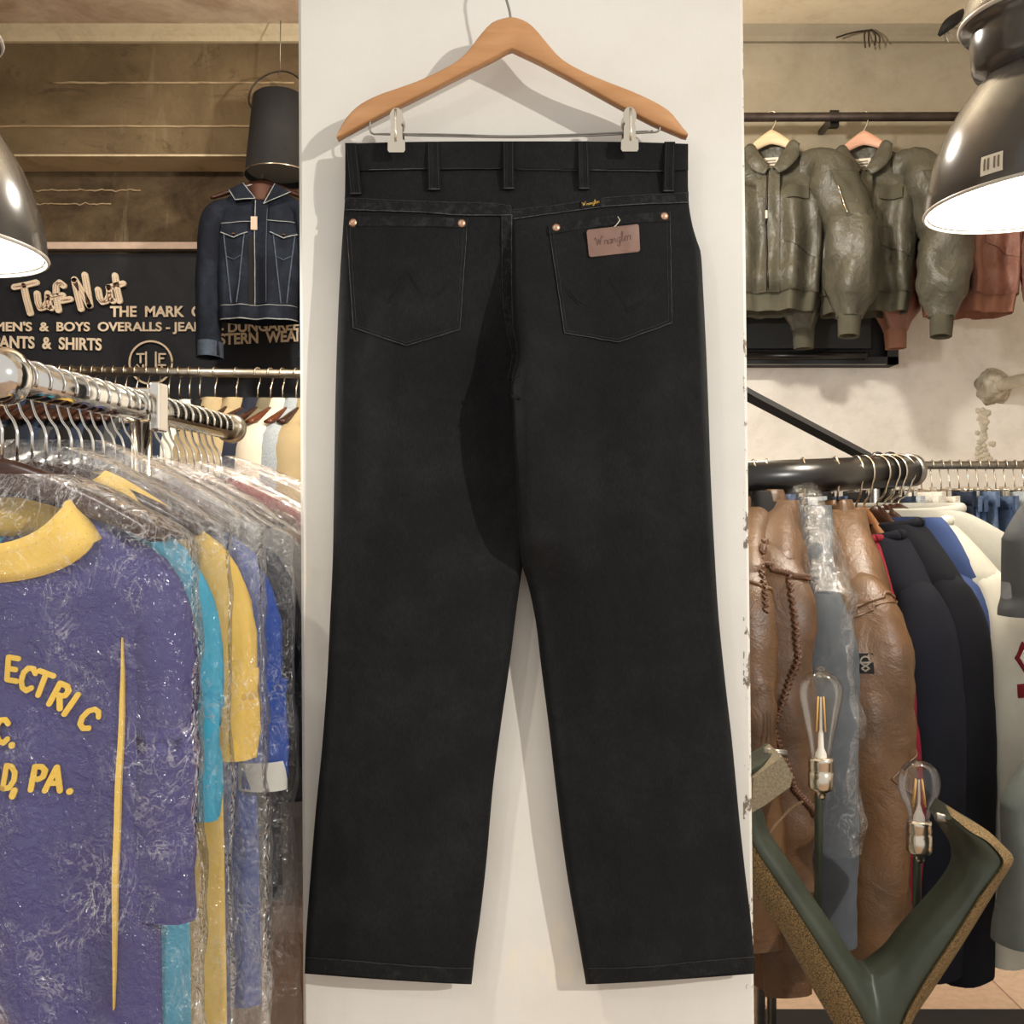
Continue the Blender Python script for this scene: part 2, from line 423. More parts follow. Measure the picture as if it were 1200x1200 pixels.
M['sage_knit'] = cloth('sage_knit', (80, 77, 64), .15, 500, .9)
M['pink_nylon'] = cloth('pinkish_orange_nylon', (134, 92, 78), .14, 500, .5, .8, .4)
M['pink_knit'] = cloth('pinkish_knit', (140, 98, 80), .12, 500, .9)
M['white_tag'] = simple('white_tag', (226, 218, 200), .8)
M['tag_print'] = simple('tag_print', (120, 108, 92), .8)
M['tan_leather'] = leather('tan_leather', (90, 62, 35), .42, .5)
M['tan_leather2'] = leather('saddle_leather', (82, 55, 31), .44, .5)
M['brown_stitch'] = simple('brown_whipstitch', (86, 54, 32), .6)
M['grey_denim'] = cloth('grey_blue_cloth', (74, 78, 82), .2, 700)
M['red_cloth'] = cloth('red_cloth', (112, 22, 34))
M['navy'] = cloth('navy_wool', (16, 17, 26), .15, 400, .95)
M['navy2'] = cloth('dark_navy_wool', (14, 15, 22), .15, 400, .95)
M['blue_cloth'] = cloth('blue_cloth', (52, 68, 108))
M['sweat_light'] = cloth('pale_grey_fleece', (196, 192, 178), .08, 500)
M['sweat_grey'] = cloth('grey_fleece', (166, 164, 154), .1, 500)
M['charcoal'] = cloth('charcoal_cloth', (70, 71, 72), .1, 500)
M['grey_green'] = cloth('grey_green_cloth', (104, 110, 106), .12, 500)
M['black_cloth'] = cloth('black_cloth', (24, 23, 23))
M['purple'] = cloth('purple_jersey', (66, 62, 112), .08, 900, .75)
M['yellow'] = cloth('yellow_jersey', (226, 188, 92), .06, 900, .8)
M['yellow_print'] = cloth('yellow_print', (232, 190, 74), .12, 600, .7)
M['teal'] = cloth('turquoise_jersey', (66, 160, 190), .08, 900, .75)
M['royal'] = cloth('royal_blue_cloth', (34, 74, 160), .1, 900, .7)
M['slate'] = cloth('slate_blue_cloth', (70, 76, 122), .1, 900)
M['white_cloth'] = cloth('white_cloth', (228, 224, 212), .05)
M['darknavy'] = cloth('ink_navy_cloth', (34, 38, 52), .1)
M['grey_cloth'] = cloth('mid_grey_cloth', (118, 116, 112), .1)
M['brown_cloth'] = cloth('brown_cloth', (122, 88, 58), .15)
M['tan_cloth'] = cloth('tan_cloth', (164, 122, 82), .15)
M['wine'] = cloth('wine_red_cloth', (122, 40, 48), .1)
M['cream_cloth'] = cloth('cream_cloth', (226, 214, 192), .05)
M['beige_cloth'] = cloth('beige_cloth', (172, 154, 118), .08)
M['olive_cloth'] = cloth('olive_grey_cloth', (112, 104, 84), .1)
M['sky_denim'] = denim('pale_blue_denim', (170, 178, 184), (200, 206, 208))
M['blue_denim'] = denim('blue_denim', (84, 104, 138), (140, 158, 182), (.4, .7))
M['mid_denim'] = denim('mid_blue_denim', (64, 82, 114), (112, 132, 160), (.4, .7))
M['dark_denim'] = denim('dark_blue_denim', (36, 44, 60), (60, 72, 92), (.4, .75))
M['white_denim'] = denim('white_denim', (222, 216, 204), (236, 232, 222))
M['banner'] = cloth('black_banner_cloth', (34, 35, 39), .12, 500, .6, .15, .3)
M['banner_letter'] = cloth('cream_felt', (232, 212, 184), .08, 500)
M['brown_thread'] = simple('brown_thread', (150, 112, 88), .9)

# ------------------------------------------------------------------ the setting
YB = 4.4; YBM = 4.2
XS = .004*YB                 # where the brown and the white part of the back wall meet, behind the pillar
def box_obj(name, lo, hi, m, smooth=False, parent=None):
    b = MB(); b.box([(a+c)/2 for a, c in zip(lo, hi)], [c-a for a, c in zip(lo, hi)]); return b.build(name, m, parent, smooth)
ZC = 3.22
struct(box_obj('floor', (-2.9, -1.0, -.1), (2.9, YB+.2, 0), M['floor']))
struct(box_obj('ceiling_left', (-2.9, .9, ZC), (XS, YB+.2, ZC+.1), M['ceiling_l']))
struct(box_obj('ceiling_right', (XS, .9, ZC), (2.9, YB+.2, ZC+.1), M['ceiling_r']))
struct(box_obj('wall_back_left', (-2.9, YB, 0), (XS, YB+.2, ZC), M['concrete_low']))
struct(box_obj('wall_back_right', (XS, YB, 0), (2.9, YB+.2, ZC), M['white_wall']))
struct(box_obj('wall_left', (-2.9, .9, 0), (-2.75, YB, ZC), M['concrete_low']))
struct(box_obj('wall_right', (2.75, .9, 0), (2.9, YB, ZC), M['white_wall']))
zb = P(0, 180, YBM).z
b = MB(); b.box((lerp(-2.75, XS, .5), (YBM+YB)/2, (zb+ZC)/2), (2.75+XS, YB-YBM, ZC-zb))
struct(b.build('trim_1', M['concrete_left'], smooth=False))
zb2 = P(0, 184, YBM).z
b = MB(); b.box((lerp(XS, 2.75, .5), (YBM+YB)/2, (zb2+ZC)/2), (2.75-XS, YB-YBM, ZC-zb2))
struct(b.build('trim_2', M['concrete_right'], smooth=False))
b = MB(); b.box((lerp(-2.75, XS, .5), (YBM+YB)/2, zb-.004), (2.75+XS, YB-YBM-.01, .01)); struct(b.build('trim_10', plaster('soffit_painted_light', (206, 186, 152), (150, 130, 100), (.5, .75), 5, .3), smooth=False))  # soffit coloured paler, standing in for light from below
# cornice strips under the ceiling
def cornice(name, x0, x1, m, y0, y1):
    b = MB(); za, zc = P(0, y1, YBM-.03).z, ZC
    poly = [(0, zc), (0, za), (-.02, za), (-.035, za+.015), (-.06, zc-.012), (-.075, zc)]
    R = [[(x, YBM+p, z) for p, z in poly] for x in (x0, x1)]
    b.rings(R); return struct(recalc(b.build(name, m, smooth=False)))
cornice('trim_3', -2.75, XS, M['cream_trim'], 35, 47)
cornice('trim_4', XS, 2.75, M['concrete_right'], 40, 47)
# board-mark lines of the concrete beam (thin raised fins left by the formwork)
for k, (ya, xa, xb) in enumerate(((97, 60, 345), (148, -60, 300))):
    b = MB()
    pts = [P(lerp(xa, xb, t/24), ya+1.2*nz(t*.7, k), YBM-.002) for t in range(25)]
    b.tube(pts, .0045, 6); struct(b.build('trim_%d' % (5+k), M['ledge']))
b = MB()                                             # rough ridge of mortar low on the dark wall
for (ya, xa, xb, r) in ((223, 40, 165, .0035), (239, 30, 130, .003)):
    b.tube([P(lerp(xa, xb, t/30), ya+2.5*nz(t*.5, ya), YB-.004) for t in range(31)], lambda t: r*(1+.6*nz(t*20, ya)), 6)
struct(b.build('trim_7', M['ledge']))
b = MB(); b.box((P(140, 0, YB).x-.3, YB-.02, P(0, 289, YB-.02).z), (2.0, .04, .028))
struct(b.build('trim_8', simple('pale_batten_paint', (206, 180, 160), .7, 0, .08, 30), smooth=False))

# the white pillar in the middle of the shop
pil = MB()
xl0, xr0 = P(349, 0, 1.35).x, P(871, 0, 1.35).x; xl1, xr1 = P(355, 0, 1.35).x, P(884.5, 0, 1.35).x
cx = (xl0+xr0)/2
R = []
for k in range(13):
    z = lerp(0, ZC, k/12); py = 600-(z-CZ)/1.35*F; t = (py-0)/1200
    a, c = lerp(xl0, xl1, t), lerp(xr0, xr1, t); e = .004
    R.append([(a-cx+e, 1.35, z), (a-cx, 1.35+e, z), (a-cx, 1.66, z), (c-cx, 1.66, z), (c-cx, 1.35+e, z), (c-cx-e, 1.35, z)])
pil.rings(R)
po = recalc(pil.build('trim_9', M['pillar'], smooth=False)); po.location.x = cx; po.name = 'wall_middle'; struct(po)

# ------------------------------------------------------------------ hangers
def arc(cx, cz, r, a0, a1, n): return [(cx+r*math.cos(math.radians(lerp(a0, a1, k/n))), 0, cz+r*math.sin(math.radians(lerp(a0, a1, k/n)))) for k in range(n+1)]
def hook_path(R, drop, flip=False):
    """wire hook round a rail whose axis is the local Y axis through the origin"""
    p = arc(0, 0, R, 205, -35, 18)
    p += [tuple(v) for v in catmull([p[-1], (R*.55, 0, -R-.012), (.004, 0, -R-.024), (0, 0, -R-.036)], 8)[1:]]
    p += [(0, 0, -drop)]
    return [(-x, y, z) for x, y, z in p] if flip else p
def wood_hanger(name, label, rail_r, drop, span, m, hm, group=None, sag=.075, thick=.034, wire=.0019, tilt=0, flip=False):
    """origin: the rail axis; hanging in the local XZ plane"""
    t = thing(name, label, 'hanger', group=group)
    b = MB(); b.tube(hook_path(rail_r+wire, drop+.004, flip), wire, 7); b.build('hook', hm, t, label='metal wire hook')
    b = MB(); n = 26; R = []
    for k in range(n+1):
        s = lerp(-1, 1, k/n); a = abs(s)
        z = -drop-sag*(a**1.25)-.004
        top = z+.004*(1-a); h = thick*(1-.55*a) if a < .97 else thick*.3
        y = -.018*(a**2)
        w = .006+.007*a**1.5
        R.append([(s*span, y+w*c, top-h/2+h/2*sn) for c, sn in ((1, .4), (.5, 1), (-.5, 1), (-1, .4), (-1, -.6), (-.5, -1), (.5, -1), (1, -.6))])
    b.rings(R); b.build('shoulder_bar', m, t); return t

# ------------------------------------------------------------------ garments
class Garment: pass
def garment(name, label, cat, loc, rz, mat, W=.21, L=.66, drop=.085, D=.075, hem=None, neck=.065, slen=.58, srad=(.085, .062),
            sout=.05, sfwd=0, sleeves=True, fold=1.0, seed=0, group=None, collar=None, collar_mat=None, cuff=None, band=None,
            nu=56, nv=36, sleeve_mat=None, sn=24, kids=True, bandlen=.05, cufflen=.06, puff=0, flat=.62, scoop=0, cdep=.05, taper=(.94, .72), dtop=.034, dgrow=.24, khead=.30, sfold=None, hlow=.035, spow=.85, hlen=.10):
    g = Garment(); g.root = thing(name, label, cat, loc, rz, group)
    hem = hem if hem is not None else W*1.02
    def Wz(z):
        d = max(0, -z)
        if d < drop: return neck+(W-neck)*(d/drop)**spow
        if d < drop+.1: return lerp(W, W*.985, (d-drop)/.1)
        return lerp(W*.985, hem, sstep(drop+.1, L, d))
    def Dz(z):
        d = -z
        base = lerp(min(dtop, D) if dgrow < .2 else dtop, D, sstep(0, dgrow, d))
        if puff and d > L-.12: base *= 1+puff*math.sin(math.pi*clamp((d-(L-.12))/.12))
        return base
    def foldy(x, z):
        d = clamp((-z-.05)/(L*.7)); w = fold*.016*d
        return (w*(math.sin(x*38+seed*2.1+1.2*nz(x*4, z*3, seed))+.8*math.sin(x*71+seed*5.3+2*nz(z*4, seed)))
                + fold*.012*nz(x*9+seed, z*5, seed*3.1)*min(1, -z*6)
                + fold*.006*nz(x*22, z*16+seed, seed))
    e = 2/2.6
    def surf(x, z, side=-1):
        w, dd = Wz(z), Dz(z); q = clamp(abs(x)/w, 0, 1)
        y = dd*(1-q**2.6)**(1/2.6)
        return side*y+foldy(x, z)*min(1, y/(dd*.5))*1.0
    g.front = lambda x, z: surf(x, z, -1); g.W = Wz; g.L = L; g.D = Dz
    zs = [-drop*(k/8)**1.1 for k in range(8)]+[-lerp(drop, L, k/(nv-8)) for k in range(nv-7)]
    R = []
    for z in zs:
        w, dd = Wz(z), Dz(z); ring = []
        for k in range(nu):
            a = 2*math.pi*k/nu; c, s = math.cos(a), math.sin(a)
            x = w*math.copysign(abs(c)**e, c); y0 = dd*math.copysign(abs(s)**e, s)
            ring.append((x, y0+foldy(x, z)*min(1, abs(y0)/(dd*.5)), z+(.012*nz(x*5, seed) if z == zs[-1] else 0)-scoop*max(0, -s)**.8*(1-sstep(0, .22, -z))))
        R.append(ring)
    b = MB(); b.rings(R, False, False)
    # turned-in hem so that the cloth has a thickness and an inside
    ins = [[(p[0]*.955, p[1]*.9, p[2]+dz) for p in R[-1]] for dz in (.002, .06)]
    b.rings([R[-1]]+ins, False, True)
    g.torso = recalc(b.build('torso', mat, g.root))
    g.sl = {}
    if sleeves:
        for s in (-1, 1):
            fw = sfwd if not isinstance(sfwd, dict) else sfwd[s]
            sl = slen if not isinstance(slen, dict) else slen[s]
            so = sout if not isinstance(sout, dict) else sout[s]
            k0 = min(1.0, W/.2); pts = [(s*(W-.10*k0), 0, -drop*.62-hlow*k0), (s*(W-.035*k0), fw*.04, -drop-.012), (s*(W-.004+so*.3), fw*.15, -drop-.075), (s*(W+so*.7), fw*.35, -drop-.19), (s*(W+so), fw*.7, -drop-sl*.52), (s*(W+so*.85), fw, -drop-sl)]
            path = even(catmull(pts, 160), sn)
            def rad(t, fw=fw):
                r = lerp(srad[0], srad[1], t); k = khead+(1-khead)*sstep(0, .05/sl+hlen, t)
                if puff: r *= 1+puff*.5*math.sin(math.pi*clamp((t-.45)/.55))
                if cuff and t > taper[0]: r *= lerp(1, taper[1], sstep(taper[0], 1, t))
                return (r*flat*(.45+.55*k), r*k)
            sfd = fold if sfold is None else sfold
            def dsp(t, a, s=s):
                return sfd*(.10*nz(math.cos(a)*1.7+seed, math.sin(a)*1.7, t*5+s*7)+.07*math.sin(3*a+seed+5*t+3*nz(t*3, s))*t+.05*math.sin(5*a+seed*2+t*3)*sstep(.2, .8, t)*nz(t*4, seed, s)*2+.06*abs(nz(t*9+math.cos(a)*.8, math.sin(a)*.8, seed+s))+.05*nz(math.cos(a)*3, math.sin(a)*3+seed, t*22))
            b = MB(); RR = b.tube(path, rad, 24, ref=(0, 1, 0), cap=False, disp=dsp)
            last = RR[-1]; c0 = sum((Vector(p) for p in last), Vector())/len(last)
            inn = [[c0+(Vector(p)-c0)*.86+Vector((0, 0, dz)) for p in last] for dz in (.002, .06)]
            b.rings([last]+inn, False, True)
            o_s = recalc(b.build('sleeve', sleeve_mat or mat, g.root))
            def radd(t, a=None, rad=rad, dsp=dsp):
                r = rad(t)
                if a is None: return r
                q = 1+dsp(t, a); return (r[0]*q, r[1]*q)
            g.sl[s] = (path, radd, o_s)
            if cuff:
                q = path[-1]; dirv = (path[-1]-path[-3]).normalized(); b = MB()
                n = 5; pth = [q-dirv*.006+dirv*cufflen*k/n for k in range(n+1)]
                r1 = rad(1.0); RR = b.tube(pth, lambda t: (r1[0]*(1.02-.1*t), r1[1]*(1.02-.15*t)), 20, ref=(0, 1, 0), cap=False, disp=lambda t, a: .03*math.sin(14*a))
                last = RR[-1]; c0 = sum((Vector(p) for p in last), Vector())/len(last)
                b.rings([last]+[[c0+(Vector(p)-c0)*.8-dirv*dz for p in last] for dz in (.001, .04)], False, True)
                recalc(b.build('cuff', cuff, g.root))
    if band:
        b = MB(); RB = []
        for k in range(6):
            f = k/5; sc = lerp(.97, .9, f)
            RB.append([(p[0]*sc, p[1]*sc*.95*(1+.03*math.sin(40*math.atan2(p[1], p[0]))), -L+.012-(bandlen+.012)*f) for p in R[-1]])
        b.rings(RB, False, False); b.rings([RB[-1]]+[[(p[0]*.93, p[1]*.85, p[2]+.03) for p in RB[-1]]], False, True)
        recalc(b.build('waistband', band, g.root))
    if collar:
        hgt, spread = collar; b = MB(); RC = []
        for k in range(9):
            f = k/8
            if f < .4: rr = lerp(1.0, .86, f/.4); zz = lerp(-.02, hgt, f/.4)
            else:
                u = (f-.4)/.6; rr = lerp(.86, 1.0, u)+spread*u; zz = hgt+.006*math.sin(math.pi*u)-(hgt+.026)*u
            ring = []
            for j in range(40):
                a = 2*math.pi*j/40; fr = max(0, -math.sin(a))
                ring.append((neck*rr*math.cos(a)*1.06, (cdep+.02*spread*f)*rr*math.sin(a), zz-.012*fr*(1 if f >= .4 else .3)-(.02*fr if f > .4 else 0)))
            RC.append(ring)
        b.rings(RC, False, False); recalc(b.build('collar', collar_mat or mat, g.root))
    return g
def panel(g, name, mat, x0, x1, z0, z1, off=.004, nx=6, nz_=6, parent=None, slant=0, point=0, label=None):
    """piece of cloth lying on the front of a garment"""
    b = MB()
    def fn(u, v):
        x = lerp(x0, x1, u); z = lerp(z0, z1, v)+slant*(u-.5)
        z -= point*(1-abs(2*u-1))*v
        return (x, g.front(x, z)-off, z)
    b.grid(fn, nx, nz_, (0, off+.003, 0)); return b.build(name, mat, parent or g.root, label=label, angle=40)
def seamline(g, name, mat, pts, r=.0022, off=.002, parent=None, n=30):
    b = MB(); path = []
    for i in range(len(pts)-1):
        for k in range(n if i == len(pts)-2 else n):
            t = k/(n-1); x = lerp(pts[i][0], pts[i+1][0], t); z = lerp(pts[i][1], pts[i+1][1], t); path.append((x, g.front(x, z)-off, z))
    b.tube(path, r, 6); return b.build(name, mat, parent or g.root)
def garment_bag(label, loc, rz, W=.24, L=.9, D=.06, drop=.1, neck=.04, seed=0, group=None, top=.02, nu=72, nv=60, amp=.009, film=None):
    b = MB(); R = []
    for k in range(nv+1):
        f = k/nv; d = f*L
        if d < drop: w = neck+(W-neck)*(d/drop)**.8; dd = lerp(.03, D, d/drop)
        else: w = W*(1+.05*f); dd = D*(1+.15*f)
        ring = []
        for j in range(nu):
            a = 2*math.pi*j/nu; c, s = math.cos(a), math.sin(a)
            x = w*math.copysign(abs(c)**.75, c); y = dd*math.copysign(abs(s)**.75, s)
            q = amp*(nz(x*14+seed, y*14, d*9)+.7*nz(x*33, y*33+seed, d*26))
            q2 = amp*1.1*math.sin(x*40+seed+2*nz(d*3, seed))*f
            ring.append((x+q*c, y+(q+q2)*s*1.4, top-d))
        R.append(ring)
    b.rings(R, False, False)
    o = b.build('garment_bag', film or M['film']); o.location = loc; o.rotation_euler = (0, 0, rz)
    return tag(o, label, 'garment bag', group)

# ------------------------------------------------------------------ the black jeans on the pillar (seen from behind)
XL = [(160,405),(168,405),(235,404),(250,403),(330,398),(400,395),(470,393),(560,391.5),(650,390),(720,387),(800,383),(880,377),(950,370),(1030,363.5),(1100,358.5),(1140,357),(1160,357)]
XR = [(160,806),(235,807),(262,811),(280,816),(295,821),(330,823.5),(420,828),(500,831),(560,833),(640,837),(720,842),(800,850),(870,858),(960,866.5),(1020,873),(1080,880),(1138,885),(1160,886)]
XI = [(665,612),(690,608.5),(720,604.5),(780,597),(850,587),(920,578),(1010,570),(1080,562),(1110,557.5),(1150,553),(1160,552)]      # inner edge of the left leg
XJ = [(665,612.5),(690,620),(730,628),(780,634),(850,643),(920,651),(990,659.5),(1040,667),(1100,677.5),(1150,686),(1160,687)]     # inner edge of the right leg
XC = [(160,600.5),(330,600.5),(382,602.5),(415,607),(440,602),(455,599),(475,601),(520,602.5),(560,605),(620,608),(665,612)]
HT = [(160,.012),(185,.014),(215,.019),(260,.027),(330,.038),(420,.044),(560,.042),(700,.035),(900,.029),(1080,.027),(1160,.027)]
RECL = [(160,0),(235,0),(290,.35),(360,.62),(450,.80),(560,.82),(640,.6),(690,.12),(760,0),(1160,0)]
BULR = [(160,0),(235,.0),(300,.35),(380,.85),(460,1.25),(560,1.15),(640,.7),(690,.3),(800,.0),(1160,0)]
def jspan(half, py):
    if half == 'L': return smooth_interp(XL, py), (smooth_interp(XC, py) if py <= 665 else smooth_interp(XI, py))
    return smooth_interp(XR, py), (smooth_interp(XC, py)-1.0 if py <= 665 else smooth_interp(XJ, py))
def jyc(py): return 1.35-lerp(.034, .028, clamp((py-170)/980))
def jdepth(half, t, px, py):
    H = smooth_interp(HT, py)
    up = 1-sstep(630, 700, py)                      # 1 above the crotch
    h = .45+.55*sstep(0, .38, t)
    eo = math.sqrt(1-(1-clamp(t/.05))**2)
    ti = 1-t
    if half == 'L':
        inner = 1-smooth_interp(RECL, py)*sstep(.48-.1*up, .97, t)
        low = .55+.45*sstep(0, .35, ti); ei = math.sqrt(1-(1-clamp(ti/.05))**2)
        h *= lerp(low*ei, inner, up)
    else:
        inner = 1+smooth_interp(BULR, py)*sstep(.55, .93, t)*(1-.25*sstep(.93, 1, t))
        low = .55+.45*sstep(0, .35, ti); ei = math.sqrt(1-(1-clamp(ti/.05))**2)
        er = math.sqrt(1-(1-clamp(ti/.022))**2) if py > 235 else 1
        er = lerp(1, er, sstep(235, 300, py))
        h *= lerp(low*ei, inner*er, up)
    wr = .0032*nz(px*.011, py*.0055, 3 if half == 'L' else 9)+.0016*nz(px*.03+py*.012, py*.018, 5)+.0006*nz(px*.09, py*.05, 7)
    return H*h*eo+wr*min(1, t*8)*min(1, ti*10 if py > 640 else 1)
def jy(px, py):
    half = 'L' if px < (smooth_interp(XC, py) if py <= 665 else 612) else 'R'
    a, b_ = jspan(half, py); t = clamp((px-a)/(b_-a)); return jyc(py)-jdepth(half, t, px, py)
def J(px, py, off=0.0):
    y = jy(px, py)-off; return ((px-600)/F*y, y, CZ-(py-600)/F*y)
jroot = thing('jeans', 'black bootcut jeans hung back to front on the white pillar', 'jeans', P(612, 1150, 1.325))
TOPY = lambda px: 166+3*abs((px-605)/200)**3
def leg_panel(half):
    b = MB(); NF = 64; NR = 170; R = []
    for i in range(NR+1):
        v = i/NR; py0 = lerp(166, 1153.5, v); front = []; back = []
        for k in range(NF+1):
            t = k/NF; t = .5-.5*math.cos(math.pi*t) if True else t
            py = py0-(12.5*(1-t)**1.3)*sstep(1080, 1153, py0)+(TOPY(lerp(*jspan(half, py0), t))-166)*(1-sstep(166, 230, py0))
            a, c = jspan(half, py); px = lerp(a, c, t)
            y = jyc(py)-jdepth(half, t, px, py)
            front.append(((px-600)/F*y, y, CZ-(py-600)/F*y))
            if k % 4 == 0:
                yb = min(1.3475, jyc(py)+.010*math.sin(math.pi*clamp(t))); back.append(((px-600)/F*yb, yb+.0005, CZ-(py-600)/F*yb))
        R.append(front+back[::-1])
    b.rings(R); return recalc(b.build('leg_panel', M['black_jeans'], jroot, world=True))
leg_panel('L'); leg_panel('R')
def strip(name, pts_top, pts_bot, off, m, n=60, rows=6, parent=None, label=None, bulge=0):
    b = MB()
    def fn(u, v):
        a = interp_pts(pts_top, u); c = interp_pts(pts_bot, u)
        return J(lerp(a[0], c[0], v), lerp(a[1], c[1], v), off+bulge*math.sin(math.pi*v))
    b.grid(fn, n, rows, (0, off+.0012, 0)); return recalc(b.build(name, m, parent or jroot, world=True, label=label, angle=45))
def interp_pts(pts, u):
    n = len(pts)-1; f = u*n; i = min(int(f), n-1); t = f-i
    return (lerp(pts[i][0], pts[i+1][0], t), lerp(pts[i][1], pts[i+1][1], t))
def jline(name, pts, r, off, m, parent=None, n=24, wob=0.5):
    path = []
    for a, c in zip(pts, pts[1:]):
        for k in range(n):
            t = k/(n-1); px, py = lerp(a[0], c[0], t), lerp(a[1], c[1], t)
            path.append(J(px+wob*nz(py*.09, px*.02), py+wob*nz(px*.09, py*.02), off))
    b = MB(); b.tube(path, lambda t: r*(1+.4*nz(t*40)), 6); return b.build(name, m, parent or jroot, world=True)
def line_pts(x0, x1, f, n=24): return [(lerp(x0, x1, k/n), f(lerp(x0, x1, k/n))) for k in range(n+1)]
wtop = lambda x: TOPY(x)-.5
wbot = lambda x: 199.5-2*sstep(430, 600, x)+1.5*sstep(620, 806, x)+.5*math.sin(x*.05)
wb = strip('waistband', line_pts(404.5, 806.5, wtop), line_pts(404.5, 806.5, wbot), .0030, M['black_jeans'], 100, 8)
jline('topstitch', [(432, 199), (500, 197.5)], .0007, .0036, M['jeans_edge'], wb)
jline('topstitch', [(515, 197.5), (588, 197.5)], .0005, .0036, M['jeans_stitch'], wb)
jline('topstitch', [(603, 198), (678, 199.5)], .0005, .0036, M['jeans_stitch'], wb)
jline('topstitch', [(690, 199), (786, 200.5)], .0006, .0036, M['jeans_edge'], wb)
yl_t = lambda x: smooth_interp([(402, 231), (494, 235), (584, 238), (600, 241)], x); yl_b = lambda x: smooth_interp([(402, 245.5), (494, 248.5), (536, 251.7), (600, 252)], x)
yr_t = lambda x: smooth_interp([(601, 245), (655, 239), (720, 230), (806, 225)], x); yr_b = lambda x: smooth_interp([(601, 256.5), (655, 249), (720, 241), (806, 237)], x)
y1 = strip('yoke_seam', line_pts(404, 600, yl_t), line_pts(404, 600, yl_b), .0022, M['jeans_seam'], 70, 6)
y2 = strip('yoke_seam', line_pts(600, 807, yr_t), line_pts(600, 807, yr_b), .0022, M['jeans_seam'], 70, 6)
jline('topstitch', line_pts(404, 600, lambda x: yl_b(x)), .0007, .0024, M['jeans_edge'], y1, 6)
jline('topstitch', line_pts(404, 599, lambda x: yl_t(x)+1), .0005, .0026, M['jeans_stitch'], y1, 6)
jline('topstitch', line_pts(601, 807, lambda x: yr_b(x)), .0006, .0024, M['jeans_edge'], y2, 6)
jline('topstitch', line_pts(601, 807, lambda x: yr_t(x)+1), .0005, .0026, M['jeans_stitch'], y2, 6)
def seat_x(py): return smooth_interp(XC, py)
cs = strip('seat_seam', [(seat_x(p)-lerp(13, 6, sstep(330, 440, p)), p) for p in range(252, 446, 8)], [(seat_x(p)-.8, p) for p in range(252, 446, 8)], .0020, M['jeans_seam'], 60, 4)
jline('topstitch', [(seat_x(p)-.6, p) for p in range(252, 446, 8)], .0008, .0022, M['jeans_edge'], cs, 5)
jline('topstitch', [(seat_x(p)-lerp(12, 6, sstep(330, 440, p)), p) for p in range(252, 446, 8)], .0005, .0022, M['jeans_stitch'], cs, 5)
b = MB()                                     # the knot of cloth where the seams meet
b.tube([J(*q) for q in ((607, 440, .002), (601, 447, .003), (598.5, 456, .004), (601, 464, .004), (606, 467, .003))], .0022, 8); b.build('crotch_seam', M['jeans_seam'], jroot, world=True)
for (xa, wa, ya, xb, ybm) in ((411, 13.5, 167.5, 416.5, 227), (507.5, 14, 166.5, 508.5, 222), (595.5, 13, 165.5, 596, 221), (683, 12.5, 165.5, 684.5, 221), (785, 12.5, 166, 783.5, 224)):
    b = MB()
    def fn(u, v):
        x = lerp(xa, xb, v)+(u-.5)*wa*(1+.05*v); ridge = .0012*(abs(math.sin(u*math.pi*2)))
        return J(x, lerp(ya, ybm, v), .0048+.004*math.sin(math.pi*clamp(v*.95))+ridge)
    b.grid(fn, 12, 16, (0, .006, 0)); bl = recalc(b.build('belt_loop', M['black_jeans'], jroot, world=True, angle=50))
    for sx in (-.36, .36):
        b = MB(); b.tube([J(lerp(xa, xb, v)+sx*wa, lerp(ya+1, ybm-1, v), .0068+.004*math.sin(math.pi*clamp(v*.95))) for v in [k/14 for k in range(15)]], .0004, 5); b.build('topstitch', M['jeans_stitch'], bl, world=True)
    b = MB(); b.tube([J(xb+sx*wa, ybm-.5, .0062) for sx in (-.48, -.2, .2, .48)], .0009, 6); b.build('bar_tack', M['jeans_edge'], bl, world=True)
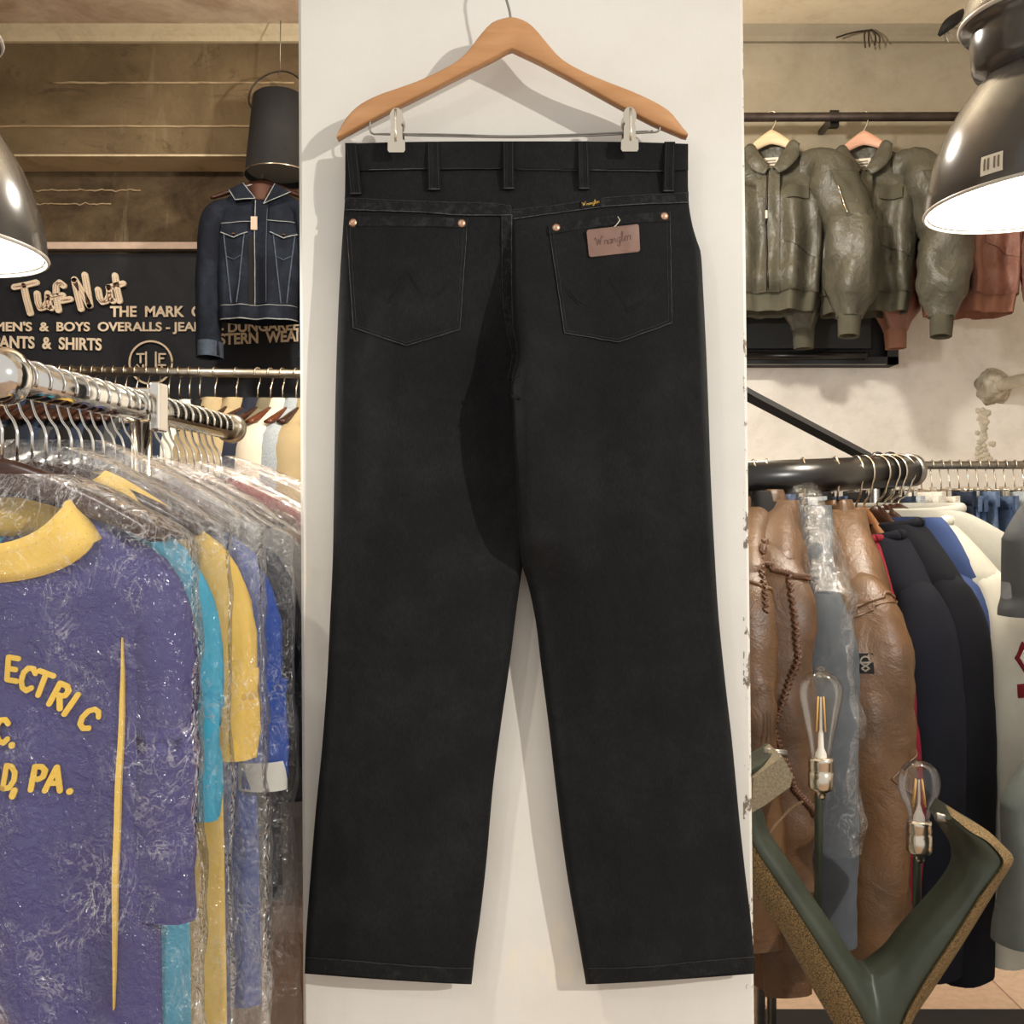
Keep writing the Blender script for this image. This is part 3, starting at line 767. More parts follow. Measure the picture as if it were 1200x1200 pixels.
def pocket(tl, tr, br, bp, bl, rivets, topc):
    def edge(u):
        if u < .5:
            f = u*2; return (lerp(bl[0], bp[0], f), lerp(bl[1], bp[1], f))
        f = u*2-1; return (lerp(bp[0], br[0], f), lerp(bp[1], br[1], f))
    um = (bp[0]-bl[0])/(br[0]-bl[0])
    def uu(u):   # remap so that the point of the pocket is where it belongs
        return u
    def top(u): return (lerp(tl[0], tr[0], u), lerp(tl[1], tr[1], u)+topc*math.sin(math.pi*u))
    b = MB()
    def fn(u, v):
        t = top(u); e = edge(u); px, py = lerp(t[0], e[0], v), lerp(t[1], e[1], v)
        rim = .0007*(1-sstep(.0, .035, min(u, 1-u, 1-v)))
        return J(px, py, .0030-rim+.0010*nz(px*.03, py*.03, 2))
    b.grid(fn, 44, 44, (0, .0042, 0)); p = recalc(b.build('back_pocket', M['black_jeans'], jroot, world=True, angle=50))
    hemt = [(top(k/30)[0], top(k/30)[1]) for k in range(31)]; hemb = [(top(k/30)[0], top(k/30)[1]+11) for k in range(31)]
    strip('pocket_hem', hemt, hemb, .0040, M['jeans_seam'], 40, 4, parent=p)
    jline('topstitch', [tl, bl, bp, br, tr], .00045, .0026, M['jeans_edge'], p, 40)
    ins = lambda q: (lerp(q[0], (tl[0]+tr[0])/2, .055), lerp(q[1], 320, .04))
    jline('topstitch', [ins(tl), ins(bl), ins(bp), ins(br), ins(tr)], .0003, .0031, M['jeans_stitch'], p, 40)
    # the two stitched arcs that meet like a W on the pocket
    mx = (tl[0]+tr[0])/2; y0 = tl[1]
    for d in (-1, 1):
        for o2 in (0, 4):
            jline('topstitch', [(mx+d*(62), y0+60+o2), (mx+d*38, y0+88+o2), (mx+d*22, y0+98+o2), (mx, y0+62+o2)], .0003, .0030, M['black_jeans'], p, 14)
    for (rx, ry) in rivets:
        c = Vector(J(rx, ry, .0045)); b = MB(); prof = [(0, .0034), (.002, .0033), (.0038, .0026), (.0052, .0012), (.0056, 0), (.0056, -.003)]
        R = [[(c.x+r*math.cos(2*math.pi*k/20), c.y-h+.002, c.z+r*math.sin(2*math.pi*k/20)) for k in range(20)] for r, h in prof]
        b.rings(R); b.build('rivet', M['copper'], p, world=True, label='round copper rivet')
    return p
pocket((405.6, 253.8), (548, 256), (539, 386), (476.5, 405), (414, 384), ((414, 260.8), (541, 261.5)), -1.0)
rp = pocket((643, 264), (785, 248), (787.5, 378), (725, 401), (661.5, 390), ((651.8, 266.8), (778.5, 253.2)), -3.0)
# leather patch with embossed script
b = MB(); PC = [(687.3, 269.4), (748.6, 262.4), (750.2, 294.6), (690.5, 301.2)]
def pfn(u, v, off=.0058):
    ru = .5+(u-.5); a = (lerp(PC[0][0], PC[1][0], ru), lerp(PC[0][1], PC[1][1], ru)); c = (lerp(PC[3][0], PC[2][0], ru), lerp(PC[3][1], PC[2][1], ru))
    px, py = lerp(a[0], c[0], v), lerp(a[1], c[1], v)
    y = jy(px, py)-off-.0030*(1-sstep(0, .6, v))
    return ((px-600)/F*y, y, CZ-(py-600)/F*y)
def rr_uv(u, v):     # rounded corners
    U, V = 2*u-1, 2*v-1; ex, ez = .09, .17
    ax, az = max(0, abs(U)-(1-ex))/ex, max(0, abs(V)-(1-ez))/ez
    l = math.hypot(ax, az)
    if l > 1:
        ax, az = ax/l, az/l
        U = math.copysign((1-ex)+ax*ex, U); V = math.copysign((1-ez)+az*ez, V)
    return (U+1)/2, (V+1)/2
b.grid(lambda u, v: pfn(*rr_uv(u, v)), 24, 14, (0, .0035, 0)); pt = recalc(b.build('leather_patch', M['patch'], jroot, world=True, angle=50))
# script lettering: simple connected strokes on a unit line
SCRIPT = {
 'W': (1.15, [[(-.05,.75),(.1,.95),(.2,.7),(.3,.1),(.5,.75),(.62,.1),(.8,.8),(.95,1.0),(1.05,.85)]]),
 'r': (.45, [[(0,0),(.1,.45),(.2,.5),(.22,.4),(.38,.45),(.36,.1),(.45,0)]]),
 'a': (.55, [[(.42,.42),(.25,.5),(.08,.3),(.1,.05),(.28,0),(.42,.25),(.45,.48),(.42,.08),(.55,0)]]),
 'n': (.55, [[(0,.45),(.06,0),(.1,.3),(.25,.48),(.36,.4),(.38,.05),(.55,0)]]),
 'g': (.55, [[(.42,.42),(.25,.5),(.08,.3),(.1,.05),(.28,.02),(.42,.25),(.45,.48),(.38,-.35),(.2,-.42),(.1,-.28),(.55,.02)]]),
 'l': (.35, [[(0,.0),(.2,.5),(.26,.95),(.14,1.0),(.1,.6),(.14,.08),(.35,0)]]),
 'e': (.45, [[(0,.1),(.3,.28),(.3,.46),(.14,.48),(.06,.25),(.12,.03),(.28,0),(.45,.08)]]),
}
def script(word):
    x = 0; L = []
    for ch in word:
        w, ls = SCRIPT[ch]
        for l in ls:
            q = catmull([(a+x, c, 0) for a, c in l], max(8, 5*len(l))); L.append([(p.x, p.y) for p in q])
        x += w
    return L, x
L, wd = script('Wrangler')
b = MB(); Ls = [[(x/wd, z) for x, z in l] for l in L]
b.strokes(Ls, .016, lambda x, z, off: pfn(.14+.70*x, .62-.34*z-.12*x+.02, .0058+off), .0006)
b.build('embossed_lettering', M['patch_emboss'], pt, world=True)
b = MB(); b.tube([J(717, 268, .006), J(722, 264, .007), J(726.5, 258, .006), J(724, 254, .004)], .0005, 6); b.build('tag_pin', M['white_tag'], jroot, world=True)
TG = [(680.5, 235.5), (703, 230.5), (703.8, 240.5), (681.2, 244.5)]
def tfn(u, v, off=.0042):
    a = (lerp(TG[0][0], TG[1][0], u), lerp(TG[0][1], TG[1][1], u)); c = (lerp(TG[3][0], TG[2][0], u), lerp(TG[3][1], TG[2][1], u)); return J(lerp(a[0], c[0], v), lerp(a[1], c[1], v), off)
b = MB(); b.grid(tfn, 10, 5, (0, .0035, 0)); tg = recalc(b.build('woven_tag', M['black_cloth'], jroot, world=True, smooth=False))
b = MB(); b.strokes(Ls, .026, lambda x, z, off: tfn(.06+.88*x, .70-.48*z, .0042+off), .0006); b.build('tag_lettering', M['gold_thread'], tg, world=True)
for half, xs in (('L', (358.5, 552)), ('R', (688, 884))):
    bot = (lambda x: 1140.5+13*sstep(345, 560, x)**.8) if half == 'L' else (lambda x: 1153.5-13.5*sstep(690, 900, x)**1.3)
    h = strip('hem', line_pts(xs[0], xs[1], lambda x: bot(x)-19), line_pts(xs[0], xs[1], lambda x: bot(x)-1.5), .0016, M['jeans_hem'], 60, 5)
    jline('topstitch', line_pts(xs[0], xs[1], lambda x: bot(x)-18.5), .0005, .0018, M['jeans_stitch'], h, 6)

# wooden clip hanger on the pillar
HT_ = [(395,161.5),(398,154),(406,140),(420,126),(440,115),(466,106),(492,97),(516,86),(536,75),(550,62),(562,46),(576,31),(588,26),(599,24),(609,26),(620,31.5),(629,40),(638,51),(656,71),(679,85),(707,97),(739,109),(766,121),(785,133),(798,149),(805.5,158.5)]
HB_ = [(395,163),(400,161.3),(434,143.5),(460,130.5),(500,111.5),(540,91.5),(580,71.5),(599,61),(633,77),(679,101.5),(725,126.5),(766,147),(800,160.5),(805.5,160.5)]
hr = thing('trouser_hanger', 'honey coloured wooden clip hanger holding the black jeans', 'hanger', P(600, 100, 1.31))
b = MB(); R = []; N = 70
for k in range(N+1):
    px = lerp(395.2, 805.3, k/N); t_, b_ = smooth_interp(HT_, px), interp(HB_, px)
    if b_-t_ < 1.2: t_ = b_-1.2
    x = (px-600)/F*1.30; zt, zbm = CZ-(t_-600)/F*1.30, CZ-(b_-600)/F*1.30
    bow = .006*(abs(px-600)/205)**2; yf, yk = 1.288+bow, 1.306+bow; r = min(.0035, (zt-zbm)*.3)
    R.append([(x, yf, zt-r), (x, yf+r*.3, zt-r*.3), (x, yf+r, zt), (x, yk-r, zt), (x, yk, zt-r), (x, yk, zbm+r), (x, yk-r, zbm), (x, yf+r*.6, zbm), (x, yf, zbm+r*.6)])
b.rings(R); recalc(b.build('shoulder_bar', M['hanger_wood'], hr, world=True, angle=50))
def HP(px, py, y): return ((px-600)/F*1.30, y, CZ-(py-600)/F*1.30)
b = MB(); b.tube(catmull([HP(599, 28, 1.297), HP(597, 14, 1.297), HP(592, -6, 1.298), HP(590, -30, 1.300), HP(597, -52, 1.315), HP(606, -58, 1.335), HP(608, -54, 1.352)], 40), .0015, 8); b.build('hook', M['dull_steel'], hr, world=True)
b = MB()
b.tube(catmull([HP(434, 140, 1.297), HP(434, 152, 1.297), HP(437, 157.5, 1.297), HP(450, 158.5, 1.297), HP(520, 160.5, 1.297), HP(600, 162, 1.297), HP(690, 160, 1.297), HP(755, 156.5, 1.297), HP(769, 155.5, 1.297), HP(773, 151, 1.297), HP(773, 141, 1.297)], 80), .0012, 8)
b.tube(catmull([HP(443, 157, 1.3), HP(520, 157.5, 1.3), HP(600, 159.5, 1.3), HP(690, 157, 1.3), HP(765, 153.5, 1.3)], 40), .0011, 8)
b.build('wire_bar', M['dull_steel'], hr, world=True)
def clip(cx, ty, tilt):
    out = [(-2.5,0),(2.5,0),(5.5,2.5),(7.5,7),(7.8,12),(6.5,17),(5.2,19),(6.8,22),(7.0,36),(10,38.5),(10.2,49),(8.5,51.5),(-8.5,51.5),(-10.2,49),(-10,38.5),(-7.0,36),(-6.8,22),(-5.2,19),(-6.5,17),(-7.8,12),(-7.5,7),(-5.5,2.5)]
    def q(x, z): return (cx+x+tilt*z, ty+z)
    b = MB()
    for y0, y1 in ((1.2805, 1.2825), (1.3065, 1.3085)):
        P2 = [((q(x, z)[0]-600)/F*1.29, CZ-(q(x, z)[1]-600)/F*1.29) for x, z in out]
        b.prism(P2, y0, y1)
    c = recalc(b.build('clip', M['nickel'], hr, world=True, smooth=False, label='nickel clip gripping the waistband'))
    b = MB(); b.tube([HP(q(0, z)[0], q(0, z)[1], 1.2800) for z in (5, 15, 30, 42)], .0016, 8)
    b.build('ridge', M['nickel'], c, world=True)
    b = MB(); b.tube([HP(cx-6, ty+14, 1.295), HP(cx+6, ty+14, 1.295)], .0055, 10, ref=(0, 1, 0)); b.build('spring', M['dull_steel'], c, world=True)
clip(465.5, 130, 0.0); clip(737, 129, 0.0)

# ------------------------------------------------------------------ lettering tools
def text_mesh(body, x0, x1, zc, h, y, m, name, parent, slope=0, bold=.0):
    cu = bpy.data.curves.new('lettering', 'FONT'); cu.body = body; cu.size = 1; cu.extrude = .02; cu.offset = bold
    o = bpy.data.objects.new('lettering', cu); C.objects.link(o)
    bpy.context.view_layer.update()
    me = bpy.data.meshes.new_from_object(o.evaluated_get(bpy.context.evaluated_depsgraph_get()))
    bpy.data.objects.remove(o)
    vs = [v.co.copy() for v in me.vertices]
    xa, xb = min(v.x for v in vs), max(v.x for v in vs); za, zb_ = min(v.y for v in vs), max(v.y for v in vs)
    b = MB()
    for v in vs:
        f = (v.x-xa)/(xb-xa); b.v.append((lerp(x0, x1, f), y-(.003 if v.z > 0 else -.001), zc-h/2+h*(v.y-za)/(zb_-za)+slope*f))
    b.f = [tuple(p.vertices) for p in me.polygons]
    return b.build(name, m, parent, smooth=False, world=True)

# ------------------------------------------------------------------ banner on the left back wall
YN = 4.36
bn = thing('banner', 'long black cloth shop banner with cream felt lettering', 'banner', P(160, 450, YN))
b = MB()
def bfn(u, v):
    px = lerp(-190, 430, u); p = P(px, lerp(297, 475, v), YN)
    return (p.x, YN+.006*nz(u*9, v*3)+.003*nz(u*30, v*9), p.z+.004*nz(u*12))
b.grid(bfn, 90, 24, (0, .012, 0)); recalc(b.build('cloth', M['banner'], bn, world=True))
def ZL(q): return (q[0]*.3, 280+q[1]*.3)     # crop coordinates to picture
def bmap(px, py, off): p = P(px, py, YN-.012); return (p.x, p.y-off, p.z)
TUF = [[(60,190),(100,183),(145,172)],[(96,186),(106,235),(122,292)],
 [(148,215),(152,250),(162,272),(178,268),(190,245),(190,215)],[(190,230),(196,268),(206,272)],
 [(252,185),(236,172),(222,185),(222,230),(232,280)],[(200,232),(248,222)],
 [(246,243),(278,237)],
 [(294,165),(306,220),(320,275)],[(294,160),(322,205),(352,262)],[(334,142),(344,200),(354,262)],
 [(386,200),(392,232),(404,248),(420,244),(430,222),(430,190)],[(430,205),(436,238),(446,244)],
 [(452,145),(460,200),(470,244)],[(428,192),(484,176)]]
b = MB(); b.strokes([[ZL(p) for p in l] for l in TUF], 7.0, lambda x, z, off: bmap(x, z, off), .012)
tl_ = b.build('felt_lettering', M['banner_letter'], bn, world=True, smooth=False)
b = MB()
for l in TUF:
    q = [ZL(p) for p in l]; cl = catmull([(a, c, 0) for a, c in q], 6*len(q))
    for p in cl[1:-1]: 
        for dx in (-1.6, 1.6): b.strokes([[(p.x+dx, p.y), (p.x+dx, p.y+.5)]], .55, lambda x, z, off: bmap(x, z, off+.012), .002)
b.build('stitching', M['brown_thread'], tl_, world=True, smooth=False)
def bl_text(s, x0, x1, y0, y1, slope=0, bold=.022):
    a, c = P(x0, (y0+y1)/2, YN-.012), P(x1, (y0+y1)/2, YN-.012); h = (y1-y0)/F*YN
    text_mesh(s, a.x, c.x, a.z, h, YN-.010, M['banner_letter'], 'felt_lettering', bn, slope, bold)
bl_text('THE  MARK  OF', 129, 246, 358.5, 371.5, .0, .03)
bl_text("MEN'S  &  BOYS  OVERALLS - JEANS", -6, 247, 377, 391.5, 0, .025)
bl_text("- DUNGAREES", 257, 358, 378, 390, .012, .03)
bl_text('PANTS  &  SHIRTS', -8, 119, 393, 407.5, -.012, .025)
bl_text('WESTERN  WEAR', 232, 357, 392, 405.5, .02, .03)
b = MB(); ring = [(177+25*math.cos(k*math.pi/24), 425+25*math.sin(k*math.pi/24)) for k in range(49)]
b.strokes([ring], 2.2, bmap, .004); b.strokes([[(171.5, 413), (171.5, 432), (177, 438), (183, 432), (183, 413)]], 2.0, bmap, .005)
for l in ([[(161,415),(169,415)],[(165,415),(165,425)]], [[(187,425),(187,415),(194,415)],[(187,420),(192,420)]], [[(161,437),(161,428),(168,437),(168,428)]], [[(186,428),(194,428)],[(190,428),(190,437)]]):
    b.strokes(l, 2.0, bmap, .005)
b.build('round_emblem', M['banner_letter'], bn, world=True, smooth=False)

# ------------------------------------------------------------------ pendant lamps
def pendant(label, c, tilt, lit_power):
    t = thing('pendant_lamp', label, 'lamp', c, group=None, rot=(0, tilt, 0))
    b = MB(); o = [(.206, 0), (.2065, .004), (.203, .03), (.190, .075), (.168, .125), (.140, .168), (.118, .195), (.102, .210), (.097, .216)]
    i = [(r-.004, z+.001) for r, z in o]
    b.lathe(o+[(.09, .216)]+i[::-1]+[(.206, 0)], 72); recalc(b.build('shade', M['lamp_enamel'], t))
    b = MB(); b.lathe([(.2005, .003), (.197, .03), (.184, .075), (.162, .125), (.134, .166), (.09, .205), (.0, .208)], 64); b.build('reflector', M['lamp_white'], t, label='white enamel inside of the shade')
    b = MB(); b.tube([(.206*math.cos(a), .206*math.sin(a), 0) for a in [2*math.pi*k/72 for k in range(73)]], .0032, 8); b.build('rim', simple('rim_enamel', (196, 190, 180), .3), t)
    b = MB(); b.lathe([(.095, .212), (.100, .220), (.112, .226), (.116, .236), (.116, .285), (.113, .292), (.127, .296), (.1295, .302), (.1295, .310), (.126, .318), (.118, .345), (.100, .372), (.07, .392), (.03, .40), (.0, .40)], 64); b.build('neck', M['lamp_enamel'], t)
    b = MB(); b.tube([(.1295*math.cos(a), .1295*math.sin(a), .306) for a in [2*math.pi*k/64 for k in range(65)]], .004, 8); b.build('collar_ring', simple('rim_enamel', (196, 190, 180), .3), t)
    for k in range(8):
        a = k*math.pi/4+.3; b = MB(); b.lathe([(0, .004), (.004, .003), (.0055, 0)], 10, (.121*math.cos(a), .121*math.sin(a), .318)); b.build('bolt', M['nickel'], t)
    b = MB(); b.lathe([(.03, .395), (.03, .43), (.012, .44), (.012, ZC-c[2]+.02), (0, ZC-c[2]+.02)], 20); b.build('stem', M['black_metal'], t)
    b = MB(); b.lathe([(0, .035), (.03, .038), (.05, .052), (.058, .08), (.05, .11), (.034, .135), (.028, .16), (.028, .205)], 32); b.build('bulb', M['lit_bulb'], t, label='glowing frosted bulb')
    l = light('pendant_light', 'POINT', (c[0]+.02*math.sin(tilt), c[1], c[2]+.012), lit_power, WARM, .045)
    return t
pr = pendant('big dark enamel pendant lamp, lit, hanging on the right in front of flight jackets', tuple(P(1238, 233, 1.75)), -math.radians(4), 20)
b = MB(); q = []
for k in range(9):
    for r_, z_ in ((.2035, .012), (.1985, .052)): pass
def shade_pt(a, z): 
    r = interp([(0, .2065), (.004, .2065), (.03, .203), (.075, .190)], z)+.0015; return (r*math.cos(a), r*math.sin(a), z)
b.grid(lambda u, v: shade_pt(math.radians(lerp(212, 222, u)), lerp(.045, .014, v)), 6, 3); st = b.build('sticker', M['white_tag'], pr, label='small white sticker near the rim')
b = MB()
for u in (.15, .32, .6, .78): b.grid(lambda s, v, u=u: tuple(Vector(shade_pt(math.radians(lerp(212, 222, u+.09*s)), lerp(.040, .021, v)))*1.0+Vector((-.0008, -.0008, 0))), 2, 2)
b.build('sticker_print', M['tag_print'], st)
pendant('dark enamel pendant lamp, lit, cut by the left picture edge', tuple(P(-131, 284, 1.475)), math.radians(3), 22)

# bucket turned into a lamp, hung upside down above the denim jacket
bk = thing('bucket_lamp', 'black upturned metal bucket with wire handle above the denim jacket', 'bucket', tuple(P(326, 207, 4.0)), rot=(math.radians(-4), 0, 0))
b = MB(); prof = [(.128, 0), (.1285, .006), (.124, .010), (.112, .16), (.1, .305), (.092, .312), (0, .314)]; b.lathe(prof+[(0, .308), (.096, .302), (.108, .16), (.120, .008), (.128, 0)], 48); recalc(b.build('bucket_body', M['black_matte'], bk))
b = MB(); b.tube([(.128*math.cos(a), .128*math.sin(a), 0) for a in [2*math.pi*k/60 for k in range(61)]], .0028, 8); b.build('rim', M['nickel'], bk, label='bright rolled rim')
b = MB(); b.lathe([(.122, .02), (.06, .028), (0, .03)], 40); b.build('diffuser', simple('grey_diffuser', (118, 118, 112), .35), bk)
b = MB(); b.tube(catmull([(-.1, 0, .26), (-.118, 0, .30), (-.1, 0, .36), (-.04, 0, .405), (.03, 0, .412), (.09, 0, .37), (.112, 0, .31), (.1, 0, .27)], 40), .0035, 8); b.build('handle', M['rust_pipe'], bk)
b = MB(); b.tube([(0, 0, .40), (0, 0, .60), (.0, .0, .615)], .002, 6); b.build('wire', M['dull_steel'], bk)

# ------------------------------------------------------------------ denim jacket below the bucket
dj = garment('denim_jacket', 'dark indigo denim jacket hanging below the black bucket', 'jacket', tuple(P(306, 222, 4.03)), math.radians(4), M['indigo'], W=.178, L=.51, drop=.07, D=.075,
             hem=.155, neck=.07, slen={-1: .575, 1: .575}, srad=(.084, .072), sout={-1: .020, 1: .015}, scoop=.05, fold=.75, seed=4, nu=72, nv=48, sn=30)
r_ = dj.root
panel(dj, 'waistband', M['indigo'], -.145, .145, -.462, -.513, .006, 40, 5)
panel(dj, 'front_gap', M['black_cloth'], -.036, -.013, -.20, -.458, .0035, 3, 16)
seamline(dj, 'seam', M['indigo_edge'], [(-.142, -.459), (.142, -.459)], .0016, .007)
seamline(dj, 'seam', M['indigo_edge'], [(-.145, -.511), (.145, -.511)], .0026, .006)
pl_ = panel(dj, 'placket', M['indigo'], -.012, .034, -.06, -.452, .007, 6, 30)
seamline(dj, 'seam', M['indigo_edge'], [(-.013, -.055), (-.013, -.46)], .0018, .008)
seamline(dj, 'seam', M['indigo_mid'], [(.033, -.09), (.033, -.45)], .0015, .008)
seamline(dj, 'seam', M['indigo_edge'], [(-.155, -.148), (-.02, -.140)], .0015, .004)
seamline(dj, 'seam', M['indigo_edge'], [(.02, -.135), (.155, -.140)], .0015, .004)
for s in (-1, 1):
    x0 = -.140 if s < 0 else .046; x1 = x0+.102
    fl = panel(dj, 'pocket_flap', M['indigo'], x0, x1, -.150, -.182, .008, 12, 5, point=.022)
    seamline(dj, 'flap_edge', M['indigo_edge'], [(x0, -.184), ((x0+x1)/2, -.206), (x1, -.184)], .0022, .010, fl)
    b = MB(); c = ((x0+x1)/2, dj.front((x0+x1)/2, -.194)-.012, -.194); b.lathe([(0, .004), (.006, .003), (.007, 0)], 12, c); b.build('button', M['copper'], r_)
    for xa, xb in ((x0+.012, x0+.040), (x1-.012, x1-.040)):
        seamline(dj, 'pleat', M['indigo_mid'], [(xa, -.19), (xb, -.452)], .0028, .004)
    seamline(dj, 'pocket_edge', M['indigo_mid'], [(x0+.022, -.275), ((x0+x1)/2, -.288), (x1-.022, -.272)], .002, .004)
# collar: two leaves with worn white edge
for s in (-1, 1):
    b = MB(); A = [(s*.012, -.052), (s*.062, .012), (s*.112, -.018), (s*.085, -.062)] if s < 0 else [(s*.018, -.072), (s*.058, .012), (s*.118, -.022), (s*.078, -.048)]
    def cfn(u, v, A=A):
        x = lerp(lerp(A[0][0], A[1][0], v), lerp(A[3][0], A[2][0], v), u); z = lerp(lerp(A[0][1], A[1][1], v), lerp(A[3][1], A[2][1], v), u)
        return (x, -.058-.012*u-.004*math.sin(math.pi*u)+.02*v, z)
    b.grid(cfn, 10, 10, (0, .005, 0)); cl = recalc(b.build('collar', M['indigo'], r_, angle=50))
    b = MB(); b.tube([Vector(cfn(k/10, 0))+Vector((0, -.001, 0)) for k in range(11)]+[Vector(cfn(1, k/10))+Vector((0, -.001, 0)) for k in range(11)], .0018, 6); b.build('collar_edge', M['indigo_edge'], cl)
    b = MB(); b.tube([Vector(cfn(0, k/10))+Vector((0, -.001, 0)) for k in range(11)], .0018, 6); b.build('collar_edge', M['indigo_edge'], cl)
b = MB(); b.grid(lambda u, v: (lerp(-.05, .05, u), -.030+.05*(2*u-1)**2-.01, lerp(.012, -.05, v)), 8, 6, (0, .006, 0)); recalc(b.build('inner_yoke', simple('brown_lining', (84, 52, 38), .8), r_))
b = MB(); b.grid(lambda u, v: (lerp(-.026, -.002, u), dj.front(0, -.15)-.016, lerp(-.125, -.175, v)), 3, 3, (0, .002, 0)); recalc(b.build('price_tag', simple('pinkish_card', (196, 164, 146), .8), r_, smooth=False))
for s in (-1, 1):
    path, rad, _ = dj.sl[s]; b = MB(); q = path[-1]; rr = rad(1)
    b.tube([q+Vector((0, 0, .055)), q+Vector((0, 0, .002)), q-Vector((0, 0, .004))], lambda t: (rr[0]*1.1, rr[1]*1.1), 24, ref=(0, 1, 0), cap=False, disp=lambda t, a: .05*math.sin(3*a)); recalc(b.build('cuff', M['indigo_mid'], r_))
hz = wood_hanger('jacket_hanger', 'dark wooden hanger inside the denim jacket', .004, .05, .19, M['dark_wood'], M['dull_steel'], thick=.03); hz.location = tuple(P(306, 222, 4.03)+Vector((0, .012, .095))); hz.rotation_euler = (0, 0, math.radians(4))

# ------------------------------------------------------------------ right back wall: rail, flight jackets, panel, pipe
ra, rb = P(830, 137.5, 4.0), P(1330, 136, 4.0)
rl = thing('wall_rail', 'rusty iron pipe rail carrying the flight jackets', 'rail', tuple(ra))
b = MB(); b.tube([ra, rb], .017, 16); b.build('pipe', M['rust_pipe'], rl, world=True)
for px in (974, 1290):
    c = P(px, 142, 4.06); b = MB(); b.box((c.x, c.y-.03, c.z-.005), (.034, .03, .062)); b.box((c.x, (4.0+YBM)/2, c.z+.005), (.02, YBM-4.0, .018)); b.build('bracket', M['black_metal'], rl, smooth=False, world=True)
def flight(label, px, py, d, rz, mat, knit, hw, seed, sf, hl, patch=True):
    loc = P(px, py, d); g = garment('flight_jacket', label, 'jacket', tuple(loc), rz, mat, W=.205, L=.56, drop=.07, D=.095, hem=.175, neck=.075, slen={-1: .60, 1: .60}, srad=(.105, .088), sout=sf,
        sfwd={-1: .02, 1: -.10}, fold=1.35, sfold=2.0, seed=seed, nu=80, nv=50, sn=36, cuff=knit, band=knit, bandlen=.065, cufflen=.075, puff=.28, flat=.85, scoop=.095, taper=(.84, .55))
    r = g.root
    for q in (-1, 1):                         # two broad rounded collar leaves and the stand behind the neck
        b = MB()
        def leaf(u, v, q=q):
            ax, az = lerp(.062, .004, u), lerp(.022, -.092, u**.9); w_ = .056*(1-.62*u**3.5)*(.72+.28*sstep(0, .35, u))
            x = ax+w_*v*(1-.1*u); z = az-w_*v*lerp(.30, .62, u)-.006*v
            return (q*x, min(g.front(q*min(x, .17), min(z, -.02)), lerp(.0, -.045, sstep(0, .5, u)))-.014-.008*math.sin(math.pi*v)*(1-.5*u)+(.035*(1-u)**2*(1-v)), z+.008*math.sin(math.pi*v))
        b.grid(leaf, 16, 10); co = recalc(b.build('collar', mat, r)); so = co.modifiers.new('thickness', 'SOLIDIFY'); so.thickness = .007
        b = MB(); b.tube([Vector(leaf(k/20, 1))+Vector((0, -.002, 0)) for k in range(21)]+[Vector(leaf(1, 1-k/8))+Vector((0, -.002, 0)) for k in range(9)], .0022, 6); b.build('collar_seam', M['sage_knit'] if mat == M['sage'] else knit, co)
    b = MB(); b.grid(lambda u, v: (lerp(-.09, .09, u)*(1-.15*v), .045-.05*abs(2*u-1)**3, lerp(-.03, .052-.03*abs(2*u-1)**2, v)), 16, 6); co = recalc(b.build('collar', mat, r)); so = co.modifiers.new('thickness', 'SOLIDIFY'); so.thickness = .010
    b = MB(); b.grid(lambda u, v: (lerp(-.030, .026, u), .018+.006*v, lerp(-.022, -.085, v)), 4, 4, (0, .003, 0)); lb = recalc(b.build('neck_label', M['white_tag'], r, label='white neck label', smooth=False))
    b = MB()
    for z in (-.034, -.044, -.055, -.068): b.box((-.002, .0165, z), (.036*(1 if z > -.05 else .6), .003, .0035))
    b.build('label_print', M['tag_print'], lb, smooth=False)
    seamline(g, 'zip', M['black_metal'], [(-.012, -.085), (-.02, -.3), (-.012, -.55)], .0035, .008)
    panel(g, 'zip_flap', mat, -.012, .03, -.08, -.56, .008, 5, 30)
    panel(g, 'zip_flap', mat, -.055, -.018, -.08, -.56, .006, 5, 30)
    b = MB(); c = (-.018, g.front(-.018, -.27)-.014, -.27); b.box(c, (.008, .004, .03)); b.build('zip_puller', M['nickel'], r, smooth=False)
    if patch: panel(g, 'name_patch', knit, .055, .135, -.165, -.215, .009, 8, 4, label='flat fabric patch on the chest')
    panel(g, 'chest_panel', mat, .045, .165, -.24, -.40, .006, 12, 10, slant=-.06)
    path, rad, _ = g.sl[1]
    if patch:
        b = MB()
        def spf(u, v):
            i = lerp(7, 17, v); k = int(i); t = i-k; c = path[k].lerp(path[k+1], t); a = math.radians(lerp(-98, -18, u)); rr = rad(i/(len(path)-1), a)
            return c+Vector((rr[0]*1.10*math.cos(a), rr[1]*1.10*math.sin(a), 0))
        b.grid(spf, 10, 12); sp = recalc(b.build('sleeve_pocket', knit, r)); so = sp.modifiers.new('thickness', 'SOLIDIFY'); so.thickness = .008
        b = MB(); b.tube([spf(0.02, .35+.6*k/10)+Vector((0, -.004, 0)) for k in range(11)], .003, 6); b.build('pocket_zip', M['nickel'], sp)
    h = wood_hanger('jacket_hanger', hl, .018, P(0, 137, 4.0).z-loc.z-.078, .098, hw, M['nickel'], thick=.055, sag=.075, wire=.0024)
    h.rotation_euler = (0, 0, rz); h.location = (loc.x, 4.0, P(0, 137, 4.0).z); g.root.location.y = 4.0
    g.root.location.x = h.location.x
    return g
flight('sage green flight jacket on pale hanger, next to the white pillar', 904, 176, 4.0, math.radians(-14), M['sage'], M['sage_knit'], M['pale_wood'], 1, {-1: .02, 1: .085}, 'pale wooden hanger in the flight jacket beside the pillar')
flight('sage green flight jacket on pinkish hanger, second from the white pillar', 1012, 177, 4.0, math.radians(-18), M['sage'], M['sage_knit'], M['pink_wood'], 5, {-1: .02, 1: .075}, 'pinkish wooden hanger in the second flight jacket from the pillar')
